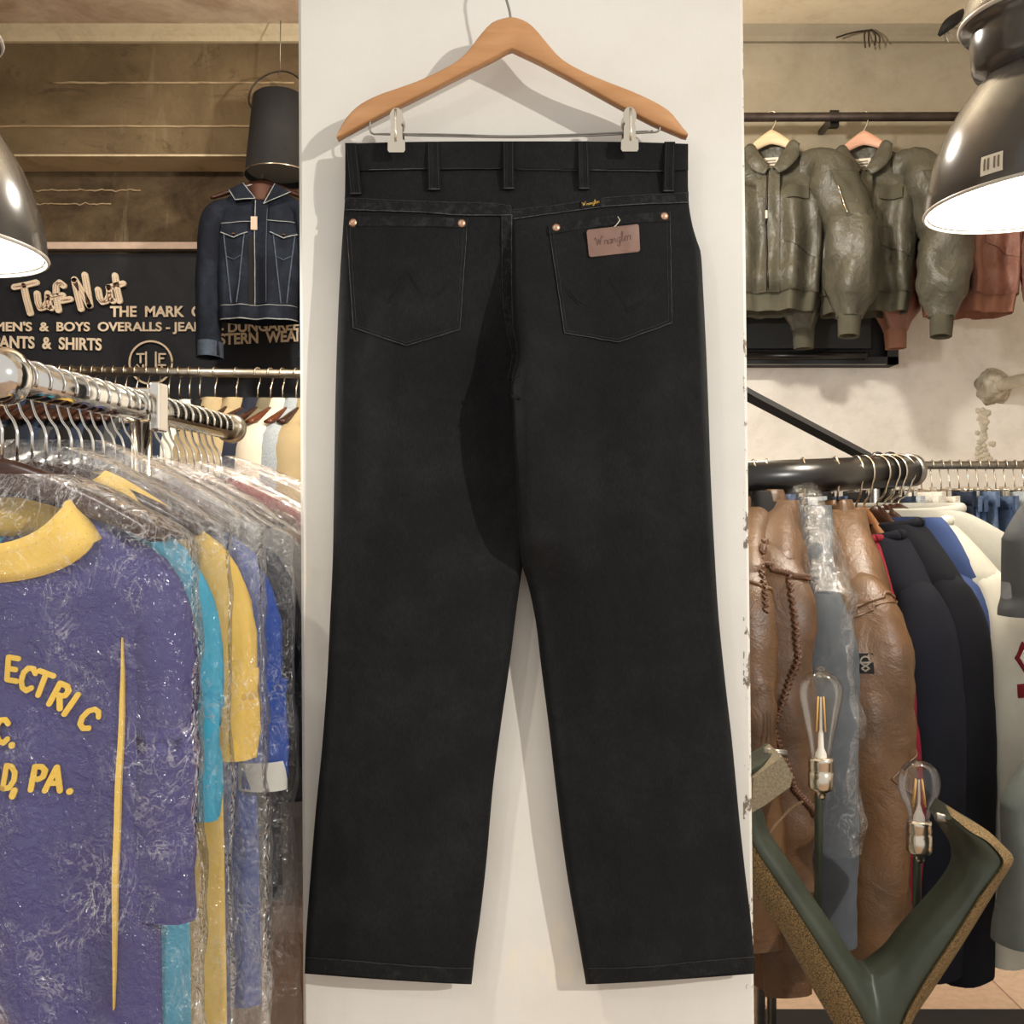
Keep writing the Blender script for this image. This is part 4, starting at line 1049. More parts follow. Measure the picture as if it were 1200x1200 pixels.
flight('dusty pink flight jacket behind the big pendant lamp', 1133, 178, 4.0, math.radians(-12), M['pink_nylon'], M['pink_knit'], M['pale_wood'], 8, {-1: .06, 1: .06}, 'wooden hanger of the pinkish flight jacket behind the lamp', False)
pn = thing('wall_panel', 'black framed mesh panel on the white wall behind the flight jackets', 'panel', tuple(P(960, 427, 4.3)))
x0, x1 = P(850, 0, 4.3).x, P(1052, 0, 4.3).x; z0, z1 = P(0, 427, 4.3).z, P(0, 190, 4.3).z
b = MB(); b.box(((x0+x1)/2, 4.36, (z0+z1)/2), (x1-x0, .08, z1-z0)); b.build('box', M['black_matte'], pn, smooth=False, world=True)
b = MB()
for (a, c) in (((x0, z0), (x1, z0+.03)), ((x0, z1-.03), (x1, z1)), ((x1-.045, z0), (x1, z1))): b.box(((a[0]+c[0])/2, 4.305, (a[1]+c[1])/2), (c[0]-a[0], .03, c[1]-a[1]))
b.build('frame', M['black_metal'], pn, smooth=False, world=True)
t = NT('mesh_fabric'); ck = t.node('ShaderNodeTexChecker'); ck.inputs['Scale'].default_value = 260; t.link(t.coord(), ck.inputs[0])
M['mesh'] = t.fin(t.ramp(ck.outputs['Fac'], [(.4, (24, 25, 26)), (.6, (52, 54, 54))]), .7)
b = MB(); zm = P(0, 409, 4.3).z; b.box(((x0+P(1019, 0, 4.3).x)/2, 4.298, (zm+z1)/2), (P(1019, 0, 4.3).x-x0, .03, z1-zm)); b.build('mesh', M['mesh'], pn, smooth=False, world=True)
b = MB(); b.tube([P(872, 417, 4.285), P(1015, 417, 4.285)], .016, 12); b.build('roller', M['black_metal'], pn, world=True)
sh = thing('wall_shelf', 'black shelf board behind the collars of the flight jackets', 'shelf', tuple(P(1020, 187, 4.25)))
b = MB(); a, c = P(850, 187, 4.2), P(1097, 187, 4.2); b.box(((a.x+c.x)/2, 4.3, a.z), (c.x-a.x, .2, .03)); b.build('board', M['black_matte'], sh, smooth=False, world=True)
pp = thing('capped_pipe', 'white painted pipe leaving the wall through crumbling plaster', 'pipe', tuple(P(1166, 453, 4.36)))
b = MB(); q0 = P(1164, 453, 4.4); b.tube(catmull([q0, q0+Vector((.01, -.14, 0)), q0+Vector((.05, -.2, .004)), q0+Vector((.20, -.21, .008)), q0+Vector((.5, -.21, .012))], 30), .026, 16); b.build('pipe', simple('pipe_paint', (206, 196, 174), .5, 0, .15, 30), pp, world=True)
b = MB(); R = []
for k in range(10):
    f = k/9; r0 = lerp(.080, .036, f**.8); R.append([(q0.x+(r0*(1+.16*nz(math.cos(a)*2, math.sin(a)*2, f*2)))*math.cos(a), 4.402-.075*f+.012*nz(math.cos(a)*3, math.sin(a)*3, 4+f*3), q0.z+(r0*(1+.16*nz(math.cos(a)*2, math.sin(a)*2, f*2)))*math.sin(a)) for a in [2*math.pi*j/36 for j in range(36)]])
b.rings(R); recalc(b.build('plaster_collar', plaster('crumbling_plaster', (210, 200, 180), (150, 138, 118), (.4, .65), 18, .8), pp, world=True))
b = MB()
for k in range(34):
    px, py = 1152+16*nz(k*1.7, 3), 480+62*k/34+4*nz(k, 9); c = P(px, py, YB-.004); r0 = .012+.014*abs(nz(k*2.3, 5))
    R_ = [[(c.x+q_*r0*(1+.4*nz(k*3.3, j*.9))*math.cos(j*math.pi/5), YB-h_, c.z+q_*r0*.8*(1+.4*nz(k*3.3, j*.9))*math.sin(j*math.pi/5)) for j in range(10)] for q_, h_ in ((1, -.002), (.9, .003), (.4, .006), (.02, .006))]; b.rings(R_)
recalc(b.build('plaster_flakes', simple('chipped_plaster', (204, 194, 174), .9, 0, .2, 30), pp, world=True))
# loose cables at the ceiling
cb = thing('ceiling_cable', 'stub of black cable and wires hanging out of the ceiling near the pendant lamp', 'cable', tuple(P(1110, 30, 3.9)))
b = MB(); b.tube(catmull([P(1128, 12, 3.95), P(1122, 20, 3.9), P(1110, 30, 3.88), P(1100, 42, 3.9)], 20), lambda t: .006+.016*math.sin(math.pi*t), 10); b.build('cable', M['black_matte'], cb, world=True)
for (q, w) in (((1104, 36), (1118, 46)), ((1104, 38), (1112, 50)), ((1106, 36), (1108, 48)), ((1108, 33), (1160, 40)), ((1122, 25), (1160, 24))):
    b = MB(); b.tube(catmull([P(*q, 3.9), P((q[0]+w[0])/2, (q[1]+w[1])/2-3, 3.9), P(*w, 3.9)], 14), .003, 6); b.build('wire', M['dull_steel'], cb, world=True)
cb = thing('ceiling_wires', 'tuft of bare bent wires poking out of the cream ceiling edge', 'wire', tuple(P(1020, 40, 4.1)))
for (q, m_, w) in (((1014, 37), (1013, 42), (1014, 56)), ((1018, 36), (1018, 46), (1019, 55)), ((1021, 34), (1026, 42), (1025, 53)), ((1022, 35), (1030, 42), (1031, 50)), ((980, 44), (1000, 38), (1022, 35))):
    b = MB(); b.tube(catmull([P(*q, 4.12), P(*m_, 4.12), P(*w, 4.12)], 12), .0035, 6); b.build('wire', M['rust_pipe'], cb, world=True)

# ------------------------------------------------------------------ left rack near the camera: chrome rail, hangers, bagged shirts
A_, B_ = P(-34, 431, 1.06), P(270, 502, 1.92)
RU = (B_-A_).normalized(); RZ = math.atan2(-RU.x, RU.y)
def LR(d): return A_+(B_-A_)*((d-A_.y)/(B_.y-A_.y))
rk = thing('clothes_rail', 'chrome clothes rail with bagged shirts on the left', 'rail', (LR(1.52).x, 1.52, 0))
b = MB(); b.tube([LR(1.10), B_], .0205, 28); b.build('tube', M['chrome'], rk, world=True)
c = P(2, 441, 1.10)+Vector((.028, .03, -.004)); b = MB(); b.lathe([(0, -.031), (.012, -.0295), (.022, -.023), (.0295, -.01), (.031, 0), (.0295, .01), (.022, .023), (.012, .0295), (0, .031)], 32, tuple(c+Vector((-.028, -.03, .004)))); b.build('ball_joint', M['chrome'], rk, world=True, label='round chrome ball at the near end of the rail')
b = MB(); b.tube([B_-RU*.02, B_-RU*.004, B_, B_+RU*.012], lambda t: .0265 if t > .2 else .022, 28); b.build('end_ring', M['steel'], rk, world=True)
c = LR(1.50); b = MB(); b.box((c.x-.004, c.y, c.z+.002), (.048, .030, .050), RZ); b.box((c.x+.026, c.y-.002, c.z+.000), (.016, .036, .070), RZ); o = b.build('bracket', M['chrome'], rk, smooth=False, world=True); bv = o.modifiers.new('bevel', 'BEVEL'); bv.width = .004; bv.segments = 3
b = MB(); b.tube([(c.x, c.y, 0), (c.x, c.y, c.z-.02)], .0155, 24); b.build('post', M['chrome'], rk, world=True)
b = MB(); b.lathe([(.0, .0), (.09, 0), (.09, .008), (.03, .02), (.0155, .05)], 32, (c.x, c.y, 0)); b.build('foot', M['chrome'], rk, world=True)
RR_ = .0205
def left_hanger(d, label, m, span=.175, drop=.088, rzz=0):
    t = wood_hanger('hanger', label, RR_, drop, span, m, M['chrome'], thick=.040, sag=.07, flip=True, group='wooden hangers on the chrome rail')
    p = LR(d); t.location = p; t.rotation_euler = (0, 0, RZ+rzz); t.scale = (-1, 1, 1) if False else (1, 1, 1)
    return t
GL = [ # depth, name, label, category, material, W, origin drop below the rail, neck, shoulder drop, length, sleeve length, sleeve radius
 (1.120, 't_shirt', 'purple t-shirt with yellow collar and yellow lettering in a clear bag', 't-shirt', 'purple', .172, .142, .088, .055, .78, .38, .034, 11),
 (1.185, 't_shirt', 'turquoise t-shirt in a clear bag, just behind the purple one', 't-shirt', 'teal', .178, .110, .055, .080, .74, .30, .032, 12),
 (1.250, 't_shirt', 'yellow t-shirt in a clear bag, behind the turquoise one', 't-shirt', 'yellow', .198, .098, .055, .090, .72, .25, .033, 13),
 (1.310, 't_shirt', 'slate blue t-shirt in a clear bag, behind the yellow one', 't-shirt', 'slate', .185, .108, .06, .085, .68, .22, .030, 14),
 (1.375, 't_shirt', 'royal blue shirt with white sleeve band in a clear bag', 't-shirt', 'royal', .203, .110, .06, .095, .68, .30, .030, 15),
 (1.440, 't_shirt', 'ink navy t-shirt in a clear bag, behind the royal blue one', 't-shirt', 'darknavy', .215, .11, .06, .10, .56, .33, .032, 16),
 (1.590, 't_shirt', 'mid grey shirt in a clear bag behind the chrome post', 'shirt', 'grey_cloth', .215, .11, .06, .095, .62, .40, .034, 17),
 (1.655, 'jacket', 'brown jacket in a clear bag towards the far end of the chrome rail', 'jacket', 'brown_cloth', .22, .11, .06, .095, .66, .50, .036, 18),
 (1.725, 'shirt', 'wine red shirt in a clear bag near the end of the chrome rail', 'shirt', 'wine', .21, .095, .07, .075, .64, .48, .036, 19),
 (1.795, 'jacket', 'tan jacket in a clear bag, next to last on the chrome rail', 'jacket', 'tan_cloth', .22, .105, .06, .095, .70, .54, .036, 20),
 (1.865, 'coat', 'light brown coat in a clear bag, last on the chrome rail', 'coat', 'brown_cloth', .225, .11, .06, .095, .95, .56, .038, 21)]
HN = ['in front of the purple t-shirt collar','of the turquoise t-shirt','of the yellow t-shirt','of the slate blue t-shirt','of the royal blue shirt','of the ink navy t-shirt','of the grey shirt behind the post','of the brown jacket','of the wine red shirt','of the tan jacket next to last','of the last coat']
for i, (d, nm, lb, cat, mt, Wd, od, nk, sd, Ln, sln, sr, seed) in enumerate(GL):
    p = LR(d); g = garment(nm, lb, cat, (p.x, p.y, p.z-od), RZ, M[mt], W=Wd, L=Ln, drop=sd, D=.018, hem=Wd*1.02, neck=nk, slen=sln, srad=(sr*.62, sr*.58), sout=.006, scoop=.05 if i == 0 else .02, sfold=1.5, fold=.34 if i else .5, seed=seed,
        nu=72 if i < 5 else 40, nv=56 if i < 5 else 30, sn=26 if i < 5 else 16, flat=1.7, group=None)
    left_hanger(d, 'dark wooden hanger '+HN[i], M['dark_wood'] if i != 8 else M['red_wood'])
    garment_bag('clear plastic bag over the '+lb.split(' in a')[0].split(' with')[0]+(' by the post' if i == 6 else ''), (p.x, p.y-(.016 if i == 0 else 0), p.z-od), RZ, W=Wd+.045, L=Ln+.08, D=.047 if i == 0 else .0325, drop=sd+.01, neck=nk*.8+.015, seed=seed*1.7, top=.035, amp=.006, nu=90 if i < 6 else 48, nv=80 if i < 6 else 36,
                group=None)
    if i == 0: purple = g
    if i == 2: yellow = g
    if i == 4: royal = g
for k, d in enumerate((1.152, 1.218, 1.282, 1.343, 1.410, 1.475, 1.623, 1.69, 1.76, 1.83)):
    q = ('between the purple and turquoise shirts','between the turquoise and yellow shirts','between the yellow and slate blue shirts','between the slate and royal blue shirts','between the royal blue and ink navy shirts','just in front of the chrome post','between the grey shirt and brown jacket','between the brown jacket and wine shirt','between the wine shirt and tan jacket','between the tan jacket and last coat')[k]
    h = left_hanger(d, 'spare brown wooden hanger '+q, M['dark_wood'], .17, .092)
# purple shirt: yellow collar band, piping, lettering
g = purple
def colp(a, f):
    fr = max(0, -math.sin(a)); x = lerp(.080, .114, f)*math.cos(a); z = lerp(.012, -.014, f)-.050*fr**1.1-.014*f*fr-.016*f*(1-fr)
    if math.sin(a) >= 0: return (x, lerp(.022, .030, f)*math.sin(a)+.002, z)
    return (x, min(lerp(.022, .032, f)*math.sin(a), g.front(x, z)-.0035 if fr > .12 else 9)-.001, z)
b = MB(); R = []
for k in range(49):
    a = 2*math.pi*k/48; fr = max(0, -math.sin(a)); row = []
    for v in range(5):
        f = v/4; rx = lerp(.080, .112, f); ry = lerp(.024, .036, f)
        row.append(colp(a, f))
    R.append(row)
b.rings(R, closed=False); cl = recalc(b.build('collar', M['yellow'], g.root)); so = cl.modifiers.new('thickness', 'SOLIDIFY'); so.thickness = .003
b = MB()
for k in range(26):
    a = math.pi+math.pi*k/25; fr = max(0, -math.sin(a))
    for f in (.25, .8):
        c = Vector(colp(a, f))+Vector((0, -.0035, 0)); b.lathe([(0, .0006), (.0006, 0), (0, -.0006)], 6, c)
b.build('stitch_dots', M['brown_thread'], cl)
b = MB()
def pip(u, v):
    z = lerp(-.135, -.525, v); x = lerp(.139, .128, v)+(u-.5)*.0048*(1.2-abs(2*v-1)**3*1.1); return (x, g.front(x, z)-.0045, z)
b.grid(pip, 3, 40, (0, .006, 0)); recalc(b.build('side_piping', M['yellow'], g.root, angle=40))
GLY = {
 'E': [[(.6,.95),(.08,.95),(.08,.05),(.62,.05)],[(.08,.5),(.5,.5)]], 'L': [[(.1,.95),(.1,.05),(.6,.05)]],
 'C': [[(.66,.80),(.5,.95),(.25,.92),(.08,.7),(.06,.35),(.2,.1),(.45,.04),(.66,.2)]], 'T': [[(0,.95),(.72,.95)],[(.36,.95),(.36,.03)]],
 'R': [[(.1,.03),(.1,.95),(.45,.95),(.62,.8),(.58,.58),(.4,.5),(.1,.5)],[(.34,.5),(.65,.03)]], 'I': [[(.1,.95),(.1,.03)]],
 'D': [[(.08,.05),(.08,.95),(.35,.93),(.58,.7),(.6,.4),(.42,.1),(.08,.05)]], 'O': [[(.35,.96),(.1,.75),(.06,.4),(.2,.08),(.42,.05),(.62,.3),(.62,.65),(.5,.9),(.35,.96)]],
 'P': [[(.1,.03),(.1,.95),(.42,.95),(.6,.8),(.55,.55),(.38,.46),(.1,.46)]], 'A': [[(.02,.03),(.36,.97),(.70,.03)],[(.16,.33),(.56,.33)]],
 'N': [[(.08,.03),(.08,.95),(.58,.05),(.58,.97)]], '.': [[(.06,.05),(.08,.06)]], ',': [[(.1,.08),(.04,-.14)]]}
inv = Matrix.Rotation(-RZ, 3, 'Z'); o_ = Vector(g.root.location)
def shirt_pt(px, py, off):
    d = 1.095; w = P(px, py, d); l = inv @ (w-o_); return (l.x, g.front(l.x, l.z)-.003-off, l.z)
b = MB()
def glyph(ch, px, py, ang, h=30, ital=.0):
    ls = []
    for l in GLY[ch]:
        q = []
        for a, c in l:
            x, y = (a-.33)*h*.78+ital*h*(c-.5), (.5-c)*h; ca, sa = math.cos(math.radians(ang)), math.sin(math.radians(ang)); q.append((px+x*ca-y*sa, py+x*sa+y*ca))
        ls.append(q)
    b.strokes(ls, 6.2 if ch not in '.,' else 7.5, shirt_pt, .0012)
for a in (('E', -42, 777, -6), ('L', -14, 778, 2), ('E', 15, 784, 8), ('C', 33, 795, 17), ('T', 50, 801, 22), ('R', 69, 815, 28), ('I', 86, 829, 34), ('C', 101, 843, 42),
          ('I', -38, 855, 0), ('N', -20, 855, 0), ('C', 1, 857, 2), ('.', 20, 860, 0), ('O', -14, 909, 2), ('D', 11, 911, 3), (',', 25, 914, 3), ('P', 44, 912, 4), ('A', 61, 914, 4), ('.', 86, 917, 3)):
    glyph(*a, ital=.12 if a[2] > 900 else 0)
b.build('lettering', M['yellow_print'], g.root, smooth=False)
# white band on the royal blue sleeve and cream neck tape of the yellow shirt
path, rad, _ = royal.sl[1]; b = MB(); q = path[-1]; rr = rad(1)
b.tube([q+Vector((0, 0, .034)), q+Vector((.001, 0, .0)), q+Vector((.001, 0, -.003))], lambda t: (rr[0]*1.16, rr[1]*1.16), 24, ref=(0, 1, 0), cap=False); recalc(b.build('sleeve_band', M['white_cloth'], royal.root))

# ------------------------------------------------------------------ left rail at the back wall
la, lb_ = P(-60, 433, 3.6), P(500, 440, 3.6)
rk = thing('back_rail', 'long steel clothes rail below the black banner', 'rail', ((la.x+lb_.x)/2, 3.6, 0))
b = MB(); b.tube([la, lb_], .0155, 16); b.build('tube', M['steel'], rk, world=True)
for px in (-40, 480):
    b = MB(); p = P(px, 436, 3.6); b.tube([(p.x, p.y, 0), p], .014, 12); b.build('post', M['steel'], rk, world=True)
def BLp(px): return la+(lb_-la)*((px+60)/560)
base_h = wood_hanger('hanger', 'brown wooden hanger, first from the left on the rail below the banner', .0165, .095, .2, M['dark_wood'], M['nickel'], thick=.04, wire=.0028, flip=True, group='wooden hangers on the rail below the banner')
def edge_base(mat, nm, lb, W=.2, L=.68, seed=0, sl=.56, D=.03):
    return garment(nm, lb, 'jacket', (0, 0, 0), -math.pi/2, mat, W=W, L=L, drop=.08, D=D, neck=.07, slen=sl, srad=(.062, .048), sout=.03, fold=.6, seed=seed, nu=32, nv=22, sn=14, flat=.62, collar=(.035, .25)).root
xs = [4, 20, 33, 47, 60, 72, 84, 97, 110, 122, 134, 147, 160, 173, 186, 198, 210, 222, 234]
mats_ = ['olive_cloth','beige_cloth','dark_denim','black_cloth','darknavy','dark_denim','charcoal','darknavy','black_cloth','dark_denim','black_cloth','darknavy','charcoal','dark_denim','black_cloth','darknavy','dark_denim','white_cloth','black_cloth']
cn = {'olive_cloth':'olive','beige_cloth':'beige','dark_denim':'dark denim','black_cloth':'black','darknavy':'ink navy','charcoal':'charcoal','white_cloth':'white'}
protos = {}
for i, (px, mt) in enumerate(zip(xs, mats_)):
    p = BLp(px); lbl = '%s jacket seen edge-on below the banner, %s garment from the left on that rail' % (cn[mt], ORD[i])
    if mt not in protos: r = edge_base(M[mt], 'hanging_jacket', lbl, seed=30+i); protos[mt] = r
    else: r = dup(protos[mt], (0, 0, 0), label=lbl)
    r['group'] = 'jackets on the rail below the banner'; r.location = (p.x+.004*nz(i), p.y, p.z-.125-.02*abs(nz(i*3.1))); r.rotation_euler = (0, 0, -math.pi/2+.2*nz(i*1.7, 2))
    if i == 0: h = base_h; h.location = p; h.rotation_euler = (0, 0, -math.pi/2)
    else:
        h = dup(base_h, p, -math.pi/2+.2*nz(i*1.7, 2), 'brown wooden hanger, %s from the left on the rail below the banner' % ORD[i])
FR = [(252, 'beige_cloth', 'beige shirt on the far rail, left of the yellowish cream collared one', 'shirt', .0), (277, 'beige_cloth', 'yellowish cream collared shirt hanging left of the navy jacket', 'shirt', .03),
      (302, 'darknavy', 'slate navy jacket with sloping shoulder on the rail below the banner', 'jacket', -.22), (317, 'olive_cloth', 'olive grey vest between the navy jacket and the cream jacket', 'vest', -.16),
      (331, 'cream_cloth', 'bright cream jacket on the rail below the denim jacket', 'jacket', -.10), (347, 'sky_denim', 'pale blue denim jacket right of the bright cream jacket', 'jacket', -.02), (360, 'beige_cloth', 'beige garment half hidden behind the white pillar edge', 'shirt', .0)]
for i, (px, mt, lbl, cat, rot_) in enumerate(FR):
    p = BLp(px)
    r = garment('hanging_'+cat, lbl, cat, (p.x, p.y, p.z-.12), -math.pi/2-.16+rot_, M[mt], W=.2, L=.7, drop=.085, D=.042, neck=.07, slen=.58, srad=(.072, .055), sout=.03, fold=.6, seed=50+i, nu=40, nv=28, sn=18, flat=.66,
                sleeves=(cat != 'vest'), collar=(.035, .25)).root
    h = dup(base_h, p, -math.pi/2-.16+rot_, ('reddish' if px in (331, 347) else 'dark')+' wooden hanger of the '+lbl.split(' with')[0].split(' on the')[0].split(' hanging')[0].split(' between')[0].split(' right')[0].split(' half')[0]+' below the banner')
    if px in (331, 347): recolor(h, ['shoulder_bar'], M['red_wood'])

# ------------------------------------------------------------------ right rack: black tube with leather coats
RA, RB = P(846, 563, 1.88), P(1066, 551.5, 2.2)
rr = thing('clothes_rack', 'black steel clothes rack with brown leather coats on the right', 'rack', (RB.x, RB.y, 0))
b = MB(); b.tube([RA, RB], .0325, 32); b.build('tube', M['black_metal'], rr, world=True)
b = MB(); b.tube([P(848, 446, 1.95), P(880, 464.5, 2.0), P(1018, 537, 2.22)], .0125, 4); b.build('brace', M['black_matte'], rr, smooth=False, world=True)
b = MB(); b.tube([(P(1032, 560, 2.27).x, 2.27, 0), P(1032, 548, 2.27)], .022, 16); b.build('post', M['black_metal'], rr, world=True)
for px in (1028, 1043):
    b = MB(); c = P(px, 540, 2.24); b.lathe([(0, .020), (.008, .018), (.014, .012), (.016, 0), (.013, -.014), (.008, -.03), (.008, -.06)], 20, tuple(c)); b.build('knob', M['black_metal'], rr, world=True)
p = RA.lerp(RB, .16); b = MB(); b.tube([(p.x+.012, p.y+.03, 0), (p.x+.012, p.y+.03, p.z-.02)], .012, 12); b.tube([(p.x+.036, p.y+.03, 0), (p.x+.036, p.y+.03, p.z-.02)], .009, 12); b.build('leg', M['dull_steel'], rr, world=True, label='grey steel leg')
for k in range(9):
    t = .15+.09*k; p = RA.lerp(RB, t)+Vector((-.004, -.028, -.020)); b = MB(); b.lathe([(0, .004), (.003, .003), (.004, 0)], 8, tuple(p)); b.build('rivet', M['nickel'], rr, world=True)
b = MB(); n = (RB-RA).normalized(); b.tube([RB-n*.004, RB+n*.012], .034, 28); b.build('end_cap', M['dull_steel'], rr, world=True)
def rail_at(px):
    k = (px-600)/F; t = (k*RA.y-RA.x)/((RB.x-RA.x)-k*(RB.y-RA.y)); return RA+(RB-RA)*t
def coat(name, lbl, cat, hpx, ctop, sh, bottom, mat, hm, hlbl, D=.05, srad=(.075, .058), fold=.8, seed=0, L=None, collar=(.022, .12), hang=True, span=.165, hdrop=.066, roll=None, sfold=None, sleeve_bottom=None, neck=.07, flat=.66, cuff=None):
    H = rail_at(hpx); Sp = P(*sh); dv = Vector((Sp.x-H.x, Sp.y-H.y)); Wd = dv.length; rz = math.atan2(dv.y, dv.x)
    zn = CZ-(ctop-600)/F*H.y; drop = max(.05, zn-Sp.z); zbot = CZ-(bottom-600)/F*Sp.y; zs = CZ-((sleeve_bottom or bottom)-600)/F*Sp.y
    g = garment(name, lbl, cat, (H.x, H.y, zn), rz, mat, W=Wd, L=L or (zn-zbot), drop=drop, D=D, neck=neck, slen=zn-drop-zs, srad=srad, sout=.02, fold=fold, seed=seed, nu=56, nv=40, sn=36, flat=flat, collar=collar, cuff=cuff, cdep=.034, dtop=.058, dgrow=drop+.02, khead=.5, sfold=sfold, hlow=.045, hlen=.20)
    if roll:
        b = MB(); b.tube([(neck*1.0*math.cos(a), .034*math.sin(a)*1.05, .004-.012*max(0, -math.sin(a))) for a in [2*math.pi*k/48 for k in range(49)]], roll, 10); b.build('collar', mat, g.root)
    if hang:
        h = wood_hanger('hanger', hlbl, .0325, hdrop, span, hm, M['nickel'], thick=.060, sag=max(.06, H.z-hdrop-(zn-drop)+.012), wire=.0022, group='wooden hangers on the black rack'); h.location = H; h.rotation_euler = (0, 0, rz)
    return g
def sleeve_side(path, i):
    t = path[min(i+1, len(path)-1)]-path[max(i-1, 0)]; return t.cross(Vector((0, 1, 0))).normalized()
def sleeve_beads(g, pts, r=.0032, name='whipstitch', mat=None, s=1, n=26, k=1.03):
    """stitches on the outside of a sleeve: pts = (angle in degrees, position 0..1)"""
    path, rad, _ = g.sl[s]; b = MB(); m = len(path)-1
    for (a0, t0), (a1, t1) in zip(pts, pts[1:]):
        for j in range(n):
            f = j/n; a = math.radians(lerp(a0, a1, f)); t = lerp(t0, t1, f); i = min(int(t*m), m-1); c = path[i].lerp(path[i+1], t*m-i); rr = rad(t, a)
            q = c+sleeve_side(path, i)*rr[0]*k*math.cos(a)+Vector((0, rr[1]*k*math.sin(a), 0)); e = .004*(1 if j % 2 else -1)
            b.tube([q+Vector((0, -.004, e)), q+Vector((s*.002, 0, 0)), q+Vector((0, .004, -e))], r*.6, 5)
    return b.build(name, mat or M['brown_stitch'], g.root)
def sleeve_seam(g, pts, r=.003, mat=None, name='seam', s=1, n=24, k=1.0):
    path, rad, _ = g.sl[s]; m = len(path)-1; P_ = []
    for (a0, t0), (a1, t1) in zip(pts, pts[1:]):
        for j in range(n+1):
            f = j/n; a = math.radians(lerp(a0, a1, f)); t = lerp(t0, t1, f); i = min(int(t*m), m-1); c = path[i].lerp(path[i+1], t*m-i); rr = rad(t, a); P_.append(c+sleeve_side(path, i)*rr[0]*k*math.cos(a)+Vector((0, rr[1]*k*math.sin(a), 0)))
    b = MB(); b.tube(P_, r, 6); return b.build(name, mat or g.torso.data.materials[0], g.root)
g = coat('leather_coat', 'tan leather coat closest to the white pillar, mostly hidden by it', 'coat', 862, 594, (868, 668, 1.70), 1120, M['tan_leather'], M['dark_wood'], 'hanger of the tan leather coat beside the pillar', D=.058, srad=(.055, .060), seed=61, sleeve_bottom=1010, neck=.055, fold=1.0, sfold=1.9)
sleeve_beads(g, [(60, .06), (40, .26)]); sleeve_beads(g, [(-30, .95), (35, .62)]); sleeve_seam(g, [(90, .10), (0, .08), (-90, .10)], .004); sleeve_seam(g, [(90, .20), (0, .18), (-90, .20)], .003)
g = coat('black_jacket', 'black jacket squeezed between the two tan leather coats near the pillar', 'jacket', 882, 588, (893, 668, 1.82), 1080, M['black_cloth'], M['dark_wood'], 'dark hanger of the black jacket near the pillar', D=.04, srad=(.05, .045), seed=62)
g = coat('leather_coat', 'saddle brown leather coat with whipstitched seams, second leather coat from the pillar', 'coat', 898, 586, (905, 655, 1.74), 1168, M['tan_leather2'], M['dark_wood'], 'hanger of the whipstitched leather coat', D=.066, srad=(.070, .068), seed=63, sleeve_bottom=1030, flat=.6, neck=.055, fold=1.0, sfold=1.9)
sleeve_beads(g, [(-20, .02), (-10, .08), (-18, .16), (30, .18), (70, .17)], .004); sleeve_beads(g, [(22, .19), (28, .38), (-2, .56), (25, .72), (60, .80)], .0045); sleeve_seam(g, [(-95, .30), (-75, .12), (-20, .05), (60, .04)], .005)
g = coat('bagged_jacket', 'grey jacket in a clear bag between two brown leather coats', 'jacket', 940, 592, (964, 692, 1.80), 1100, M['grey_denim'], M['pale_wood'], 'pale hanger of the bagged grey jacket', D=.050, srad=(.056, .054), seed=64, flat=.62, collar=None, neck=.05)
cg = g.root; garment_bag('clear plastic bag over the grey jacket on the black rack', tuple(cg.location), cg.rotation_euler.z, W=.285, L=.62, D=.066, drop=.19, neck=.03, seed=9, top=.045, amp=.014, nv=70, film=M['film_thin'])
b = MB(); b.box((.01, -.05, .0), (.05, .002, .03)); b.build('paper_slip', simple('yellow_slip', (210, 196, 90), .8), cg, smooth=False)
g = coat('leather_jacket', 'glossy brown leather jacket with black sleeve badge, left of the red jacket', 'jacket', 978, 597, (1014, 692, 1.86), 1112, M['tan_leather'], M['honey_wood'], 'honey coloured hanger of the leather jacket with the badge', D=.074, srad=(.080, .070), seed=65, flat=.68, neck=.055, fold=1.0, sfold=1.6)
sleeve_seam(g, [(-100, .06), (-40, .045), (30, .05), (95, .08)], .004); sleeve_seam(g, [(-100, .175), (-30, .17), (25, .14), (100, .11)], .003); sleeve_seam(g, [(-100, .19), (-30, .185), (25, .155), (100, .125)], .002); sleeve_seam(g, [(60, .60), (20, .55), (100, .48)], .002)
path, rad, _ = g.sl[1]; pmb = len(path)-1
def onbadge(u, v, off):
    t0 = .245+.048*v; a_ = math.radians(lerp(-24, -3, u)); k = int(t0*pmb); c_ = path[k].lerp(path[k+1], t0*pmb-k); q_ = rad(t0, a_)
    return (c_.x+(q_[0]+off)*math.cos(a_), c_.y+(q_[1]+off)*math.sin(a_), c_.z)
b = MB(); b.grid(lambda u, v: onbadge(u, v, .0025), 6, 6, (-.004, .001, 0)); bd = recalc(b.build('sleeve_badge', M['black_cloth'], g.root, smooth=False, label='small black badge with a grey outline emblem'))
b = MB()
def badge(x, z, off): return onbadge(x, z, .0025+off)
b.strokes([[(.5+.26*math.cos(k*math.pi/8), .38+.22*math.sin(k*math.pi/8)) for k in range(17)], [(.2, .46), (.8, .46)], [(.28, .75), (.5, .62), (.72, .75), (.5, .88), (.28, .75)]], .08, badge, .001)
b.build('emblem', simple('badge_grey', (120, 112, 98), .8), bd, smooth=False)
coat('red_jacket', 'deep red jacket between the badge leather jacket and the navy one', 'jacket', 1003, 632, (1050, 735, 1.92), 1100, M['red_cloth'], M['honey_wood'], 'brown hanger of the deep red jacket', D=.035, srad=(.06, .058), seed=66, flat=.55, collar=None, neck=.09, roll=.008)
coat('navy_coat', 'navy coat with rounded shoulder, right of the red jacket', 'coat', 1012, 628, (1084, 692, 1.94), 1135, M['navy'], M['honey_wood'], 'light brown curved hanger of the navy coat', D=.064, srad=(.070, .066), seed=67, fold=.6, neck=.105, collar=None, roll=.011)
